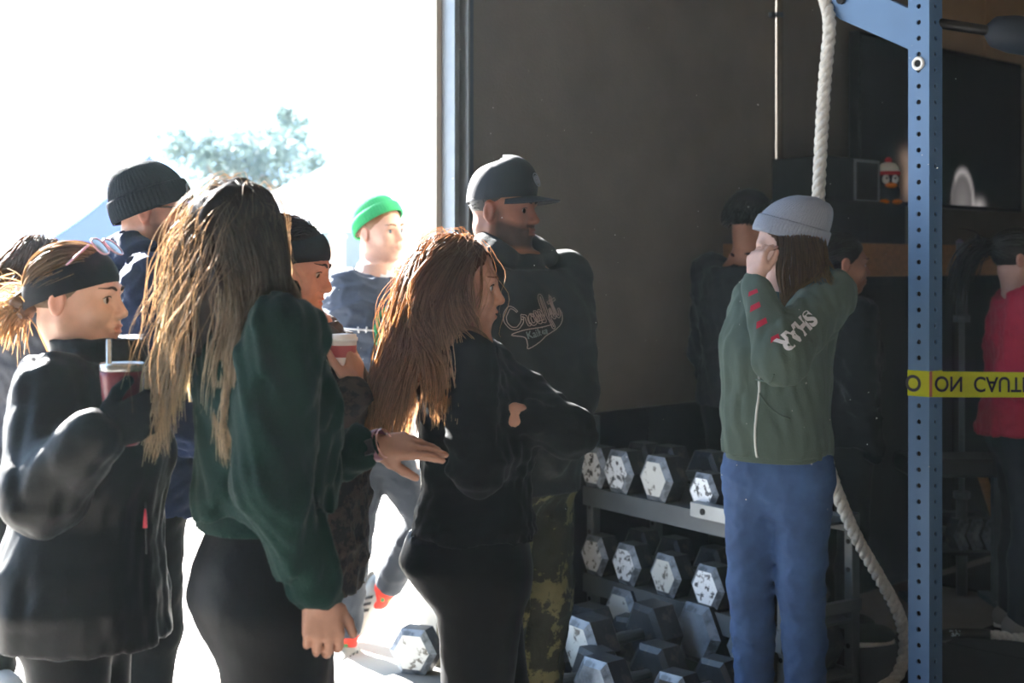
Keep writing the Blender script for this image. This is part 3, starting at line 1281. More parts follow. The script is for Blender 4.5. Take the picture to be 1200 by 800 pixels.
def perforated(b, c, nrm, along, z0, z1, half=0.038, pitch=0.0508, rh=0.0082, zo=0.0):
    """one face of a square tube with a column of real round holes"""
    k = int((z1 - z0) / pitch)
    for i in range(k):
        zc = z0 + (i + 0.5) * pitch
        o = c + nrm * half + UP * zc
        V = []
        ring = []
        for j in range(16):
            a = 2 * PI * j / 16
            ca, sa = math.cos(a), math.sin(a)
            q = 1 / max(abs(ca), abs(sa))
            V.append(o + along * ca * q * half + UP * sa * q * pitch / 2)
        for j in range(16):
            a = 2 * PI * j / 16
            V.append(o + along * math.cos(a) * rh + UP * math.sin(a) * rh)
        for j in range(16):
            a = 2 * PI * j / 16
            V.append(o - nrm * 0.006 + along * math.cos(a) * rh + UP * math.sin(a) * rh)
        Fs = []
        for j in range(16):
            n = (j + 1) % 16
            Fs.append((j, n, 16 + n, 16 + j))
            Fs.append((16 + j, 16 + n, 32 + n, 32 + j))
        b.add(V, Fs, 0)
    return b


rig = empty('pull_up_rig', PC)
tag(rig, 'blue-grey steel rig post with a column of holes and a diagonal brace', 'rig')
b = MB()
for nrm, al in ((NB, ND), (ND, -NB), (-NB, -ND), (-ND, NB)):
    perforated(b, PC, nrm, al, 0.01, 3.1)
b.box(PC + UP * 1.55, (0.030, 0.030, 1.54), (NB, ND, UP), 1)
b.build('post', [m_rig, m_hole], rig)
b = MB()
b.box(PC + UP * 0.005, (0.075, 0.075, 0.005), (NB, ND, UP))
b.build('foot_plate', m_rig, rig)
b = MB()
e = -ND                                                      # the beam runs away from the post to the left
PB = PC + NB * 0.012
def bp(s, z):
    return PB + e * (s - 0.038) + UP * z
poly = [bp(0.07, 2.185), bp(0.345, 2.322), bp(0.372, 2.345), bp(0.380, 2.375), bp(0.372, 2.402), bp(0.345, 2.425), bp(0.20, 2.385), bp(0.07, 2.315)]
b.prism(poly, NB, 0.014)
b.prism([p - NB * 0.03 for p in poly], NB, 0.014)
b.build('brace_plate', m_rig, rig)
b = MB()
b.box(PC + e * 0.26 + UP * 2.50, (0.24, 0.036, 0.036), (e, NB, UP), bev=0.004)
b.build('beam', m_rig, rig)
b = MB()
b.lathe([(0.016, 0), (0.016, 0.012), (0.006, 0.012)], bp(0.335, 2.385) + NB * 0.014, (e, UP, NB), 12)
b.build('bolt', m_hole, rig)
# white ring of a peg in one hole
b = MB()
oo = PC + NB * 0.038 + UP * (CAMZ + (HORIZON - 73) / F * 4.45)
b.lathe([(0.011, 0.0), (0.021, 0.0), (0.0225, 0.004), (0.020, 0.009), (0.013, 0.009), (0.011, 0.005), (0.011, 0.0)], oo, (ND, UP, NB), 20, cap=False)
b.build('peg_ring', mat('white_plastic', '#f4f4f2', 0.35), rig, smooth=True)
b = MB()
b.lathe([(0.011, 0.0), (0.011, 0.007)], oo, (ND, UP, NB), 14)
b.build('peg', m_hole, rig)
# bar to the next post, with its dark sleeve
b = MB()
q0 = PC + A(0.03, 0.0, CAMZ + 287 / F * 4.45)
q1 = W(1330, 62, 4.6)
b.tube([q0, q0 + (q1 - q0) * 0.3, q1], 0.017, 10)
bar = b.build('cross_bar', mat('black_steel', '#15171a', 0.4), rig, smooth=True)
b = MB()
d = unit(q1 - q0)
sv = unit(np.cross(d, UP))
b.lathe([(0.018, 0), (0.05, 0.03), (0.062, 0.09), (0.062, 0.3), (0.05, 0.34), (0.018, 0.35)], q0 + d * 0.175, (sv, np.cross(d, sv), d), 16)
b.build('bar_pad', mat('dark_blue_pad', '#27323f', 0.6), bar, smooth=True)


# ------------------------------------------------------------------ ropes
def twisted(path, R, r, pitch, name, m, parent, n_str=3, ph0=0.0):
    path = np.array(path)
    seg = np.linalg.norm(np.diff(path, axis=0), axis=1)
    s = np.concatenate([[0], np.cumsum(seg)])
    N = int(s[-1] / 0.0105)
    q = np.linspace(0, s[-1], N)
    P = np.stack([np.interp(q, s, path[:, k]) for k in range(3)], 1)
    T = np.gradient(P, axis=0)
    T /= np.linalg.norm(T, axis=1)[:, None]
    u = np.cross(T, A(0.3, 1, 0.1))
    u /= np.linalg.norm(u, axis=1)[:, None]
    w = np.cross(T, u)
    for k in range(n_str):
        a = ph0 + 2 * PI * k / n_str + 2 * PI * q / pitch
        c = P + R * (np.cos(a)[:, None] * u + np.sin(a)[:, None] * w)
        b = MB()
        b.tube(c, r, 7)
        b.build('strand', m, parent, smooth=True)


m_rope = mat('pale_rope_fibre', '#dcd9d2', 0.85, var=0.2, vscale=60, bump=0.6, bscale=260)
rope_pts = smooth_path([PC + e * 0.40 + UP * 2.44, W(972, 25, 4.72), W(967, 90, 4.72), W(962, 170, 4.72), W(959, 235, 4.72), W(955, 330, 4.72),
                        W(956, 430, 4.72), W(962, 505, 4.74), W(975, 560, 4.76), W(1000, 622, 4.8), W(1028, 672, 4.85), W(1050, 712, 4.9), W(1060, 745, 4.95),
                        W(1058, 775, 4.98), A(1.35, 4.97, 0.035), A(1.29, 4.90, 0.028), A(1.22, 4.78, 0.028), A(1.14, 4.70, 0.028), A(1.06, 4.70, 0.028)], 10)
rope = empty('climbing_rope', (rope_pts[-1][0], rope_pts[-1][1], 0.0))
tag(rope, 'thick twisted white climbing rope hanging from the rig brace', 'rope')
twisted(rope_pts, 0.0115, 0.0125, 0.095, 'climbing_rope', m_rope, rope)
b = MB()
b.tube([PC + e * 0.40 + UP * 2.51 + NB * x + UP * z for x, z in ((0.045, -0.06), (0.05, 0.03), (0.0, 0.05), (-0.05, 0.03), (-0.045, -0.06), (0, -0.09))], 0.016, 8, closed=True)
b.build('rope_loop', m_rope, rope, smooth=True)

br_pts = smooth_path([W(1098, 738, 5.6) * A(1, 1, 0) + A(0, 0, 0.024), A(1.79, 5.63, 0.024), A(1.95, 5.60, 0.024), A(2.15, 5.52, 0.024), A(2.5, 5.5, 0.024), A(3.0, 5.8, 0.024)], 8)
brope = empty('battle_rope', (br_pts[0][0], br_pts[0][1], 0))
tag(brope, 'white battle rope with a black printed end sleeve lying on the floor', 'rope')
twisted(br_pts[14:], 0.010, 0.012, 0.09, 'battle_rope', m_rope, brope)
b = MB()
b.tube(br_pts[:15], [0.024] * 15, 12)
slv = b.build('end_sleeve', mat('black_heat_shrink', '#0d0f11', 0.35), brope, smooth=True)


# ------------------------------------------------------------------ lettering
def text_mesh(s, size=1.0, bold=0.0):
    cu = bpy.data.curves.new('lettering', 'FONT')
    cu.body = s
    cu.size = size
    cu.offset = bold
    ob = bpy.data.objects.new('lettering', cu)
    C.objects.link(ob)
    bpy.context.view_layer.update()
    dg = bpy.context.evaluated_depsgraph_get()
    me = bpy.data.meshes.new_from_object(ob.evaluated_get(dg))
    V = np.array([v.co[:] for v in me.vertices])
    Fs = [tuple(p.vertices) for p in me.polygons]
    bpy.data.objects.remove(ob)
    bpy.data.curves.remove(cu)
    bpy.data.meshes.remove(me)
    return V, Fs


V, Fs = text_mesh('GAS', 0.036, 0.001)
ctr = br_pts[6]
dr = unit(br_pts[8] - br_pts[4])
V = np.array([ctr + dr * (v[0] - 0.03) + UP * (0.024 * math.sin((v[1] - 0.004) / 0.026 + 0.15)) - A(-dr[1], dr[0], 0) * (0.0005 + 0.0245 * math.cos((v[1] - 0.004) / 0.026 + 0.15)) for v in V])
mk('print', V, Fs, mat('pale_print', '#c9d3df', 0.5), slv)

# ------------------------------------------------------------------ caution tape
m_tape = mat('yellow_tape', '#d9e021', 0.3, trans=0.35)
tz, th = CAMZ - (450 - HORIZON) / F * 4.45, 0.041
c0 = PC + NB * 0.0395 + ND * 0.0395
tp = [PC + NB * 0.0395 - ND * 0.0395, PC + NB * 0.0395, c0 - ND * 0.004, c0, c0 + ND * 0.0 - NB * 0.004, PC + ND * 0.0395, PC + ND * 0.0395 - NB * 0.036]
tr = []
p0, p1 = c0 - NB * 0.006 + ND * 0.001, A(2.75, 4.9, 0)
for i in range(26):
    t = i / 25
    tr.append(p0 + (p1 - p0) * t + A(0, 0.01 * math.sin(t * 9), -0.02 * math.sin(PI * t) + 0.006 * t))


def ribbon(path, h, z, name, parent, tilt=0.0):
    V, Fs = [], []
    for i, p in enumerate(path):
        for j in range(4):
            q = j / 3 * 2 - 1
            V.append(A(p[0], p[1], z + p[2]) + UP * h * q + A(0, -1, 0) * (tilt * q * q + 0.004 * math.sin(i * 0.9 + j)) * (1 if i > 1 else 0))
    for i in range(len(path) - 1):
        for j in range(3):
            Fs.append((i * 4 + j, (i + 1) * 4 + j, (i + 1) * 4 + j + 1, i * 4 + j + 1))
    return mk(name, V, Fs, m_tape, parent)


wrap = []
for p in tp:
    wrap.append(A(p[0], p[1], 0))
V, Fs = [], []
for p in wrap:
    V += [p + UP * (tz - th), p + UP * (tz + th)]
for i in range(len(wrap) - 1):
    Fs.append((2 * i, 2 * i + 2, 2 * i + 3, 2 * i + 1))
tape = mk('caution_tape', V, Fs, m_tape, smooth=False)
tag(tape, 'yellow caution tape wound round the rig post and stretched away', 'tape')
ribbon(tr, th, tz, 'tape_run', tape)
m_ink = mat('black_ink', '#16180a', 0.5)
dr = unit(p1 - p0)
L = np.linalg.norm(p1 - p0)
def on_run(x, y):
    t = min(max(x / L, 0), 1)
    p = p0 + (p1 - p0) * t + A(0, 0.01 * math.sin(t * 9), -0.02 * math.sin(PI * t) + 0.006 * t)
    return p + UP * (tz + y) + A(0.35, -0.94, 0) * 0.007
for wd, x0 in (('ON', 0.008), ('CAUTION', 0.155), ('CAUTION', 0.555), ('CAUTION', 0.955)):
    V, Fs = text_mesh(wd, 0.068, 0.001)
    mk('print', [on_run(v[0] + x0, 0.024 - v[1]) for v in V], [f[::-1] for f in Fs], m_ink, tape)
V, Fs = text_mesh('O', 0.072, 0.0015)
mk('print', [PC + NB * 0.0405 + ND * (v[0] - 0.048) + UP * (tz + 0.024 - v[1]) for v in V], [f[::-1] for f in Fs], m_ink, tape)
m_red = mat('orange_tab', '#b4623a', 0.35)
b = MB()
b.box(PC + ND * 0.0415 + NB * 0.028 + UP * tz, (0.014, 0.001, 0.040), (NB, ND, UP))
b.build('clip', m_red, tape)

# ------------------------------------------------------------------ dumbbells and their rack
m_iron = mat('dark_worn_iron', '#3c4046', 0.45, metal=0.3, var=0.2, vscale=25, col2='#6d6a63', thresh=(0.55, 0.75), nscale=20)
m_face = mat('chipped_silver_face', '#eef2f8', 0.5, metal=0.1, col2='#4a4e55', thresh=(0.53, 0.57), nscale=38, rand=True)
m_face2 = mat('flaking_cream_face', '#cfd0cd', 0.55, col2='#66635d', thresh=(0.55, 0.6), nscale=22, rand=True)
m_face3 = mat('rubbed_steel_face', '#a4afbc', 0.4, metal=0.2, col2='#5b646f', thresh=(0.4, 0.7), nscale=9, rand=True)
m_bev = mat('lit_edge_iron', '#8b94a0', 0.45, metal=0.2, col2='#5d646d', thresh=(0.45, 0.6), nscale=25)  # end bevels coloured paler than the sides, light on the edges painted in
m_grip = mat('bare_steel_grip', '#6f7479', 0.35, metal=0.8, bump=0.3, bscale=400)


def hex_head(y0, y1, R, inner):
    """six-sided cast head between y0 (outer end) and y1; flat top"""
    V, Fs, mi = [], [], []
    s = 1 if y1 > y0 else -1
    rings = [(y0, R * 0.74), (y0 + s * 0.016, R), (y1 - s * 0.012, R), (y1, R * 0.8)]
    for y, r in rings:
        for k in range(6):
            a = PI / 3 * k
            V.append((r * math.cos(a), y, r * math.sin(a)))
    for i in range(3):
        for k in range(6):
            f = (i * 6 + k, i * 6 + (k + 1) % 6, (i + 1) * 6 + (k + 1) % 6, (i + 1) * 6 + k)
            Fs.append(f if s < 0 else f[::-1])
            mi.append(2 if i == 0 else 0)
    f = tuple(range(6))
    Fs.append(f[::-1] if s < 0 else f)
    mi.append(1)
    f = tuple(18 + k for k in range(6))
    Fs.append(f if s < 0 else f[::-1])
    mi.append(0)
    # the raised rim of the outer face
    n = len(V)
    for y, r in ((y0, R * 0.62), (y0 + s * 0.003, R * 0.56)):
        for k in range(6):
            a = PI / 3 * k
            V.append((r * math.cos(a), y - s * 0.0006, r * math.sin(a)))
    return V, Fs, mi


def dumbbell_proto(face):
    R = 0.095
    root = bpy.data.objects.new('hex_dumbbell', None)
    ORIG[root.name] = A(0, 0, 0)
    parts = []
    for s in (-1, 1):
        V, Fs, mi = hex_head(s * 0.165, s * 0.065, R, 0)
        V = V[:24]
        me = bpy.data.meshes.new('head')
        me.from_pydata([(x, y, z + R * 0.866) for x, y, z in V], [], Fs)
        me.materials.append(m_iron)
        me.materials.append(face)
        me.materials.append(m_bev)
        me.polygons.foreach_set('material_index', mi)
        me.update()
        parts.append(('head', me))
    bm_ = MB()
    bm_.lathe([(0.016, -0.07), (0.0165, -0.045), (0.019, 0), (0.0165, 0.045), (0.016, 0.07)], (0, 0, R * 0.866), (A(1, 0, 0), A(0, 0, 1.0), A(0, 1, 0)), 12)
    me = bpy.data.meshes.new('grip')
    me.from_pydata(bm_.v, [], bm_.f)
    me.materials.append(m_grip)
    me.update()
    parts.append(('grip', me))
    return parts


DB = {'silver': dumbbell_proto(m_face), 'cream': dumbbell_proto(m_face2), 'steel': dumbbell_proto(m_face3), 'iron': dumbbell_proto(mat('blackened_iron', '#24272b', 0.5, metal=0.2))}


def dumbbell(loc, kind, label, scale=1.0, yaw=0.0, tilt=(0, 0), group='hex dumbbells', ln=1.0):
    o = bpy.data.objects.new('hex_dumbbell', None)
    o.empty_display_size = 0.05
    C.objects.link(o)
    o.location = loc
    o.rotation_euler = (tilt[0], tilt[1], yaw)
    o.scale = (scale, scale * ln, scale)
    tag(o, label, 'dumbbell', group)
    for nm, me in DB[kind]:
        c = bpy.data.objects.new(nm, me)
        C.objects.link(c)
        c.parent = o
    return o


RU, RN = A(0.559, -0.829, 0), A(-0.829, -0.559, 0)         # along the rack (towards us) and out of its front
RP = A(0.294, 5.71, 0)
RL = 1.12
m_rack = mat('grey_rack_steel', '#5f6468', 0.5, metal=0.3, var=0.08, vscale=15)


def rp(s, out, z):
    return RP + RU * s + RN * out + UP * z


RAX = (RU, RN, UP)
rack = empty('dumbbell_rack', rp(RL / 2, -0.22, 0))
tag(rack, 'grey steel dumbbell rack with three shelves', 'rack')
for s in (0.02, RL - 0.02):
    for out, zt in ((-0.03, 0.89 if s < 0.5 else 0.60), (-0.36, 0.62)):
        b = MB()
        b.box(rp(s, out, zt / 2), (0.02, 0.02, zt / 2), RAX, bev=0.003)
        post = b.build('post', m_rack, rack)
        for z in (0.15, 0.42, 0.52):
            if z < zt:
                b = MB()
                b.lathe([(0.009, 0), (0.009, 0.002)], rp(s, out + 0.02, z), (RU, UP, RN), 10)
                b.build('bolt_hole', m_hole, post)
for z, o0, o1 in ((0.60, 0.0, -0.36), (0.25, 0.0, -0.36), (0.055, 0.02, -0.36)):
    b = MB()
    lip = 0.075 if z > 0.1 else 0.05
    b.box(rp(RL / 2, o0 + 0.004, z - lip / 2 + 0.004), (RL / 2, 0.004, lip / 2), RAX)
    b.box(rp(RL / 2, (o0 + o1) / 2, z - 0.006), (RL / 2, (o0 - o1) / 2, 0.005), RAX)
    b.box(rp(RL / 2, o1, z - 0.02), (RL / 2, 0.004, 0.03), RAX)
    b.build('shelf', m_rack, rack)
for q in (0.0, RL):
    b = MB()
    b.box(rp(q, -0.195, 0.30), (0.012, 0.18, 0.02), RAX)
    b.build('side_rail', m_rack, rack)
ryaw = math.atan2(-RN[1], -RN[0]) - PI / 2               # dumbbell axis (local y) points into the rack
for s, kind, sc, lab in ((0.055, 'silver', 1.0, 'hex dumbbell with pale speckled end at the far end of the rack top shelf'),
                         (0.215, 'silver', 1.02, 'hex dumbbell with finely pitted silver end on the rack top shelf'),
                         (0.445, 'cream', 1.04, 'hex dumbbell with large chipped patches on its end, rack top shelf'),
                         (0.715, 'silver', 0.85, 'small silver-ended hex dumbbell on the top shelf beside the label holder')):
    dumbbell(rp(s, -0.155 * sc, 0.602), kind, lab, sc, ryaw, group='hex dumbbells on the rack')
for s, kind, sc, lab in ((0.06, 'silver', 0.96, 'hex dumbbell with bluish pale end at the far end of the middle shelf'),
                         (0.265, 'silver', 0.96, 'second silver-ended hex dumbbell from the far end of the middle shelf'),
                         (0.50, 'cream', 0.96, 'hex dumbbell with a dark scratch across its end on the middle shelf'),
                         (0.735, 'silver', 0.96, 'silver-ended hex dumbbell next to the jeans on the middle shelf'),
                         (0.97, 'silver', 0.96, 'silver-ended hex dumbbell behind the jeans on the middle shelf')):
    dumbbell(rp(s, -0.155 * sc, 0.252), kind, lab, sc, ryaw, group='hex dumbbells on the rack')
for s, kind, sc, lab in ((0.27, 'cream', 1.12, 'cream-ended hex dumbbell on the bottom shelf behind the pile'),
                         (0.715, 'steel', 1.3, 'large rubbed steel hex dumbbell on the bottom shelf'),
                         (0.98, 'steel', 1.2, 'steel-ended hex dumbbell behind the jeans on the bottom shelf')):
    dumbbell(rp(s, -0.13 * sc, 0.056), kind, lab, sc, ryaw, group='hex dumbbells on the rack')
# label holder on the top shelf
b = MB()
b.box(rp(0.80, 0.03, 0.615), (0.10, 0.02, 0.028), RAX, bev=0.003)
o = b.build('label_holder', m_steel)
tag(o, 'small grey steel bracket clipped to the rack top shelf', 'bracket')
b = MB()
b.lathe([(0.012, 0), (0.012, 0.004)], rp(0.77, 0.05, 0.615), (RU, UP, RN), 12)
b.build('hole', m_hole, o)

# the pile on the floor before the rack
for (s, out, z, kind, sc, dy, tl, lab) in (
        (0.27, 0.42, 0.0, 'cream', 1.16, 0.12, (0, 0), 'flaking cream hex dumbbell at the left of the floor pile'),
        (0.60, 0.40, 0.06, 'cream', 1.22, -0.05, (0.05, 0), 'big cream hex dumbbell leaning on top of the floor pile'),
        (0.42, 0.30, 0.0, 'steel', 1.0, 0.35, (0, 0), 'steel-ended hex dumbbell tucked inside the floor pile'),
        (0.44, 0.74, 0.0, 'cream', 1.1, 0.05, (0, 0), 'hex dumbbell with scuffed cream end lowest in the floor pile'),
        (0.70, 0.74, 0.0, 'silver', 1.1, -0.15, (0, 0), 'silver-ended hex dumbbell at the front of the floor pile'),
        (0.83, 0.55, 0.0, 'steel', 1.15, 0.1, (0, 0), 'dark steel hex dumbbell with bright top face in the floor pile'),
        (1.02, 0.42, 0.0, 'iron', 1.0, 0.2, (0, 0), 'dull iron hex dumbbell on the floor beside the jeans'),
        (-0.05, 0.32, 0.0, 'iron', 1.0, 0.5, (0, 0), 'dull iron hex dumbbell on the floor behind the camouflage trousers')):
    dumbbell(rp(s, out - 0.13, z), kind, lab, sc, ryaw + dy, tl, group='hex dumbbells on the floor')
dumbbell(W(503, 0, 5.3) * A(1, 1, 0), 'cream', 'lone grey hex dumbbell on the sunlit floor by the door', 1.0, -0.35, group='hex dumbbells on the floor')

# ------------------------------------------------------------------ dark lining of the lower wall
m_dark = mat('dark_steel', '#1b1e21', 0.5)
m_black = mat('black_vinyl', '#111315', 0.5, bump=0.15, bscale=120)
lin_ = empty('trim_4', wp(0.95, 0.02, 0))
structure(lin_, 'black rubber panels lining the foot of the brown wall', 'wall lining')
for i in range(3):
    b = MB()
    b.box(wp(0.445 + i * 0.5, 0.012, 0.44), (0.246, 0.012, 0.44), WAX, bev=0.004)
    b.build('panel', m_black, lin_)

# ------------------------------------------------------------------ tall black cabinet with wooden top, things on it, television
CT0, CT1, CD = 3.3, 6.4, 0.5
TOPZ = CAMZ + 23 / F * 6.9
cab = empty('storage_cabinet', wp((CT0 + CT1) / 2, CD / 2, 0))
tag(cab, 'tall black cabinet with a thick wooden top under the television', 'cabinet')
m_wood = mat('varnished_wood', '#a87a4c', 0.5, var=0.2, vscale=6, stretch=(1, 8, 8))
m_cab = mat('black_board', '#121413', 0.6)
CT0 = tpx(958, 0.5)
b = MB()
b.box(wp((CT0 + CT1) / 2, CD / 2, (TOPZ - 0.15) / 2), ((CT1 - CT0) / 2, CD / 2, (TOPZ - 0.15) / 2), WAX)
b.build('body', m_cab, cab)
for i in range(4):
    t = CT0 + (CT1 - CT0) * (i + 0.5) / 4
    b = MB()
    b.box(wp(t, CD + 0.008, 0.72), ((CT1 - CT0) / 8 - 0.008, 0.008, 0.68), WAX, bev=0.002)
    dr_ = b.build('door', m_cab, cab)
    b = MB()
    b.tube([wp(t + 0.4, CD + 0.016, 1.0), wp(t + 0.4, CD + 0.04, 1.02), wp(t + 0.4, CD + 0.04, 1.18), wp(t + 0.4, CD + 0.016, 1.2)], 0.006, 6)
    b.build('handle', m_dark, dr_, smooth=True)
b = MB()
b.box(wp((CT0 + CT1) / 2, CD / 2 + 0.02, TOPZ - 0.075), ((CT1 - CT0) / 2 + 0.02, CD / 2 + 0.03, 0.075), WAX, bev=0.004)
b.build('top_board', m_wood, cab)
zt = TOPZ
t0, t1 = tpx(962, 0.45), tpx(1062, 0.45)
b = MB()
b.box(wp((t0 + t1) / 2, 0.25, zt + 0.1), ((t1 - t0) / 2, 0.2, 0.1), WAX, bev=0.008)
case = b.build('equipment_case', mat('black_case', '#16191c', 0.5))
tag(case, 'long flat black case lying on the wooden cabinet top', 'case')
b = MB()
b.box(wp((t0 + t1) / 2 + 0.02, 0.452, zt + 0.1), (0.006, 0.004, 0.09), WAX)
b.build('divider', m_dark, case)
zc = zt + 0.19
# framed speaker box
t0, t1 = tpx(968, 0.4), tpx(1030, 0.4)
b = MB()
b.box(wp((t0 + t1) / 2, 0.25, zc + 0.105), ((t1 - t0) / 2, 0.15, 0.105), WAX, bev=0.006)
spk = b.build('speaker', mat('charcoal_box', '#20262a', 0.6))
tag(spk, 'charcoal speaker box with silver edging on the black case', 'speaker')
tm = (t0 + t1) / 2 - 0.01
b = MB()
for q in ((tm + 0.02, t1 - 0.01),):
    for z in (zc + 0.012, zc + 0.2):
        b.box(wp((q[0] + q[1]) / 2, 0.403, z), ((q[1] - q[0]) / 2, 0.005, 0.006), WAX)
    for tt in q:
        b.box(wp(tt, 0.403, zc + 0.106), (0.006, 0.005, 0.1), WAX)
b.build('edging', m_steel, spk)
b = MB()
b.box(wp((tm + 0.02 + t1) / 2, 0.402, zc + 0.105), ((t1 - tm) / 2 - 0.03, 0.003, 0.088), WAX)
b.build('grille', m_cab, spk)
# plush penguin with a knitted hat
tpg = tpx(1041, 0.42)
pc = wp(tpg, 0.42, zc)
s = Sh()
s.ell(pc + UP * 0.055, (0.055, 0.05, 0.06), None, 0.01)
s.ell(pc + UP * 0.125, (0.05, 0.045, 0.045), None, 0.02)
V, Fc = nets(s, 0.009)
peng = mk('plush_toy', V, Fc, mat('dark_plush', '#1a1c20', 0.95, bump=0.3, bscale=200))
tag(peng, 'small plush penguin in a red and white knitted hat on the black case', 'toy')
m_pw = mat('white_plush', '#d8d4cc', 0.95)
m_po = mat('orange_plush', '#e07a20', 0.9)
m_pr = mat('red_knit', '#b3262e', 0.9)
fwd = A(0, -1, 0)
for x in (-0.02, 0.02):
    s = Sh(); s.ell(pc + A(x, -0.036, 0.12), (0.02, 0.012, 0.024), None, 0.0)
    V, Fc = nets(s, 0.006); mk('eye_patch', V, Fc, m_pw, peng)
    b = MB(); b.lathe([(0.001, 0.0), (0.006, -0.001), (0.001, -0.005)], pc + A(x, -0.047, 0.124), (A(1, 0, 0), UP, fwd * -1), 8, cap=False); b.build('pupil', m_hole, peng)
s = Sh(); s.ell(pc + A(0, -0.052, 0.09), (0.03, 0.022, 0.013), None, 0.0)
V, Fc = nets(s, 0.006); mk('beak', V, Fc, m_po, peng)
for x in (-0.03, 0.03):
    s = Sh(); s.ell(pc + A(x, -0.045, 0.012), (0.024, 0.035, 0.012), None, 0.0)
    V, Fc = nets(s, 0.006); mk('foot', V, Fc, m_po, peng)
b = MB(); b.lathe([(0.053, 0.140), (0.056, 0.148), (0.054, 0.158)], pc, None, 18); b.build('hat_band', m_pr, peng, smooth=True)
b = MB(); b.lathe([(0.052, 0.156), (0.046, 0.18), (0.032, 0.197), (0.01, 0.203)], pc, None, 18); hat = b.build('hat', m_pw, peng, smooth=True)
s = Sh(); s.ell(pc + UP * 0.212, (0.017, 0.017, 0.016), None, 0.0)
V, Fc = nets(s, 0.007); mk('pompom', V, Fc, m_pr, hat)
# sundries on the cabinet top
for i, (px, w_, h_, c_) in enumerate(((1131, 0.03, 0.035, '#7d7a92'), (1142, 0.05, 0.02, '#2a2a2e'), (1152, 0.03, 0.06, '#24262a'))):
    b = MB()
    t = tpx(px, 0.45)
    b.lathe([(w_ * 0.6, 0), (w_ * 0.62, h_ * 0.7), (w_ * 0.3, h_ * 0.85), (w_ * 0.3, h_)], wp(t, 0.42, zt), None, 12)
    tag(b.build('small_jar', mat('jar%d' % i, c_, 0.3), smooth=True), ['small mauve jar on the wooden cabinet top', 'flat dark tin on the wooden cabinet top', 'small dark bottle on the wooden cabinet top'][i], 'jar')

tv = None
TT0, TT1 = tpx(1000, 0.1), tpx(1192, 0.1)
TZ0, TZ1 = [CAMZ + q / F * wp(tpx(1105, 0.1), 0.1, 0)[1] for q in (66, 252)]
tvc = wp((TT0 + TT1) / 2, 0.1, (TZ0 + TZ1) / 2)
b = MB()
b.box(tvc, ((TT1 - TT0) / 2, 0.03, (TZ1 - TZ0) / 2), WAX, bev=0.006)
tv = b.build('television', mat('black_bezel', '#0a0c0e', 0.35), origin=A(tvc[0], tvc[1], TZ0))
tag(tv, 'large black wall-mounted television with painted reflections on its dark screen', 'television')
m_scr = bpy.data.materials.new('painted_reflection_screen')
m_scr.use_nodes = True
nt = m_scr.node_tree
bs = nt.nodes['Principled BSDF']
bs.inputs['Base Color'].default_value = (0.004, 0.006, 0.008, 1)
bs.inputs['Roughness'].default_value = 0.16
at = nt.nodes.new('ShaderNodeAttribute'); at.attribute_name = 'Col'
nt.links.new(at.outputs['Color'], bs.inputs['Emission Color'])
bs.inputs['Emission Strength'].default_value = 1.0  # the glow stands in for reflections on the dark glass
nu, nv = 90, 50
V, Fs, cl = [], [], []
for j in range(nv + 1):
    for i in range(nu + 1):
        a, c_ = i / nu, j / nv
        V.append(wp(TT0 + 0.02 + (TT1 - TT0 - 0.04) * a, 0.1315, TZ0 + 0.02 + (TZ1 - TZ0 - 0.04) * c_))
        g1 = math.exp(-((a - 0.27) / 0.035) ** 2 - ((c_ - 0.13) / 0.13) ** 2) * 0.5 + math.exp(-((a - 0.25) / 0.04) ** 2 - ((c_ - 0.28) / 0.06) ** 2) * 0.25  # soft blobs: reflections of people and the bright door, painted as emission
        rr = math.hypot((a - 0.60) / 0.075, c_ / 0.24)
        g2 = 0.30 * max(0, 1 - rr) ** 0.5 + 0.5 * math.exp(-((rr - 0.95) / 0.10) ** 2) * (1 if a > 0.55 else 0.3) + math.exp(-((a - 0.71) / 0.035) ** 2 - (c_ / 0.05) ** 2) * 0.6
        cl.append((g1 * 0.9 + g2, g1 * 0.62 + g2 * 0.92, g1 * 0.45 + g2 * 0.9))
for j in range(nv):
    for i in range(nu):
        q = j * (nu + 1) + i
        Fs.append((q, q + 1, q + nu + 2, q + nu + 1))
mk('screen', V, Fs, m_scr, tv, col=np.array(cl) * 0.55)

# tan boards above the television
m_tan = mat('tan_board', '#c0a585', 0.7, var=0.08, vscale=5)
tb = empty('trim_3', wp(5.0, 0.02, TZ1 + 0.06))
structure(tb, 'tan boards fixed to the wall above the television', 'boards')
for i in range(5):
    for j in range(2):
        b = MB()
        b.box(wp(3.9 + i * 0.56, 0.02, TZ1 + 0.32 + j * 0.62), (0.272, 0.015, 0.302), WAX, bev=0.004)
        b.build('board', m_tan, tb)

# ------------------------------------------------------------------ dim things beside the far counter
for i, (px, lab) in enumerate(((1108, 'dark'), (1123, 'dark'), (1140, 'dark'), (1162, 'dark'))):
    p = W(px, 640, 6.5)
    dumbbell(A(p[0], p[1], 0.207), 'steel', 'steel hex dumbbell on the low stand near the cabinet', 0.85, 0.5, group='dumbbells on the low stand')
p = W(1136, 640, 6.5)
st = empty('low_stand', (p[0], p[1], 0))
tag(st, 'low dark steel stand holding four dumbbells near the cabinet', 'stand')
b = MB(); b.box((p[0], p[1], 0.199), (0.22, 0.17, 0.007)); b.build('tray', m_dark, st)
for sx in (-0.2, 0.2):
    b = MB(); b.box((p[0] + sx, p[1], 0.1), (0.015, 0.15, 0.092)); b.build('leg', m_dark, st)
b = MB()
p = W(1127, 590, 6.4); p[2] = 0
bb = empty('barbell', p)
tag(bb, 'barbell standing upright behind the rig post', 'barbell')
b.tube([p + UP * 0.45, p + UP * 1.25], 0.014, 8); b.build('shaft', m_grip, bb, smooth=True)
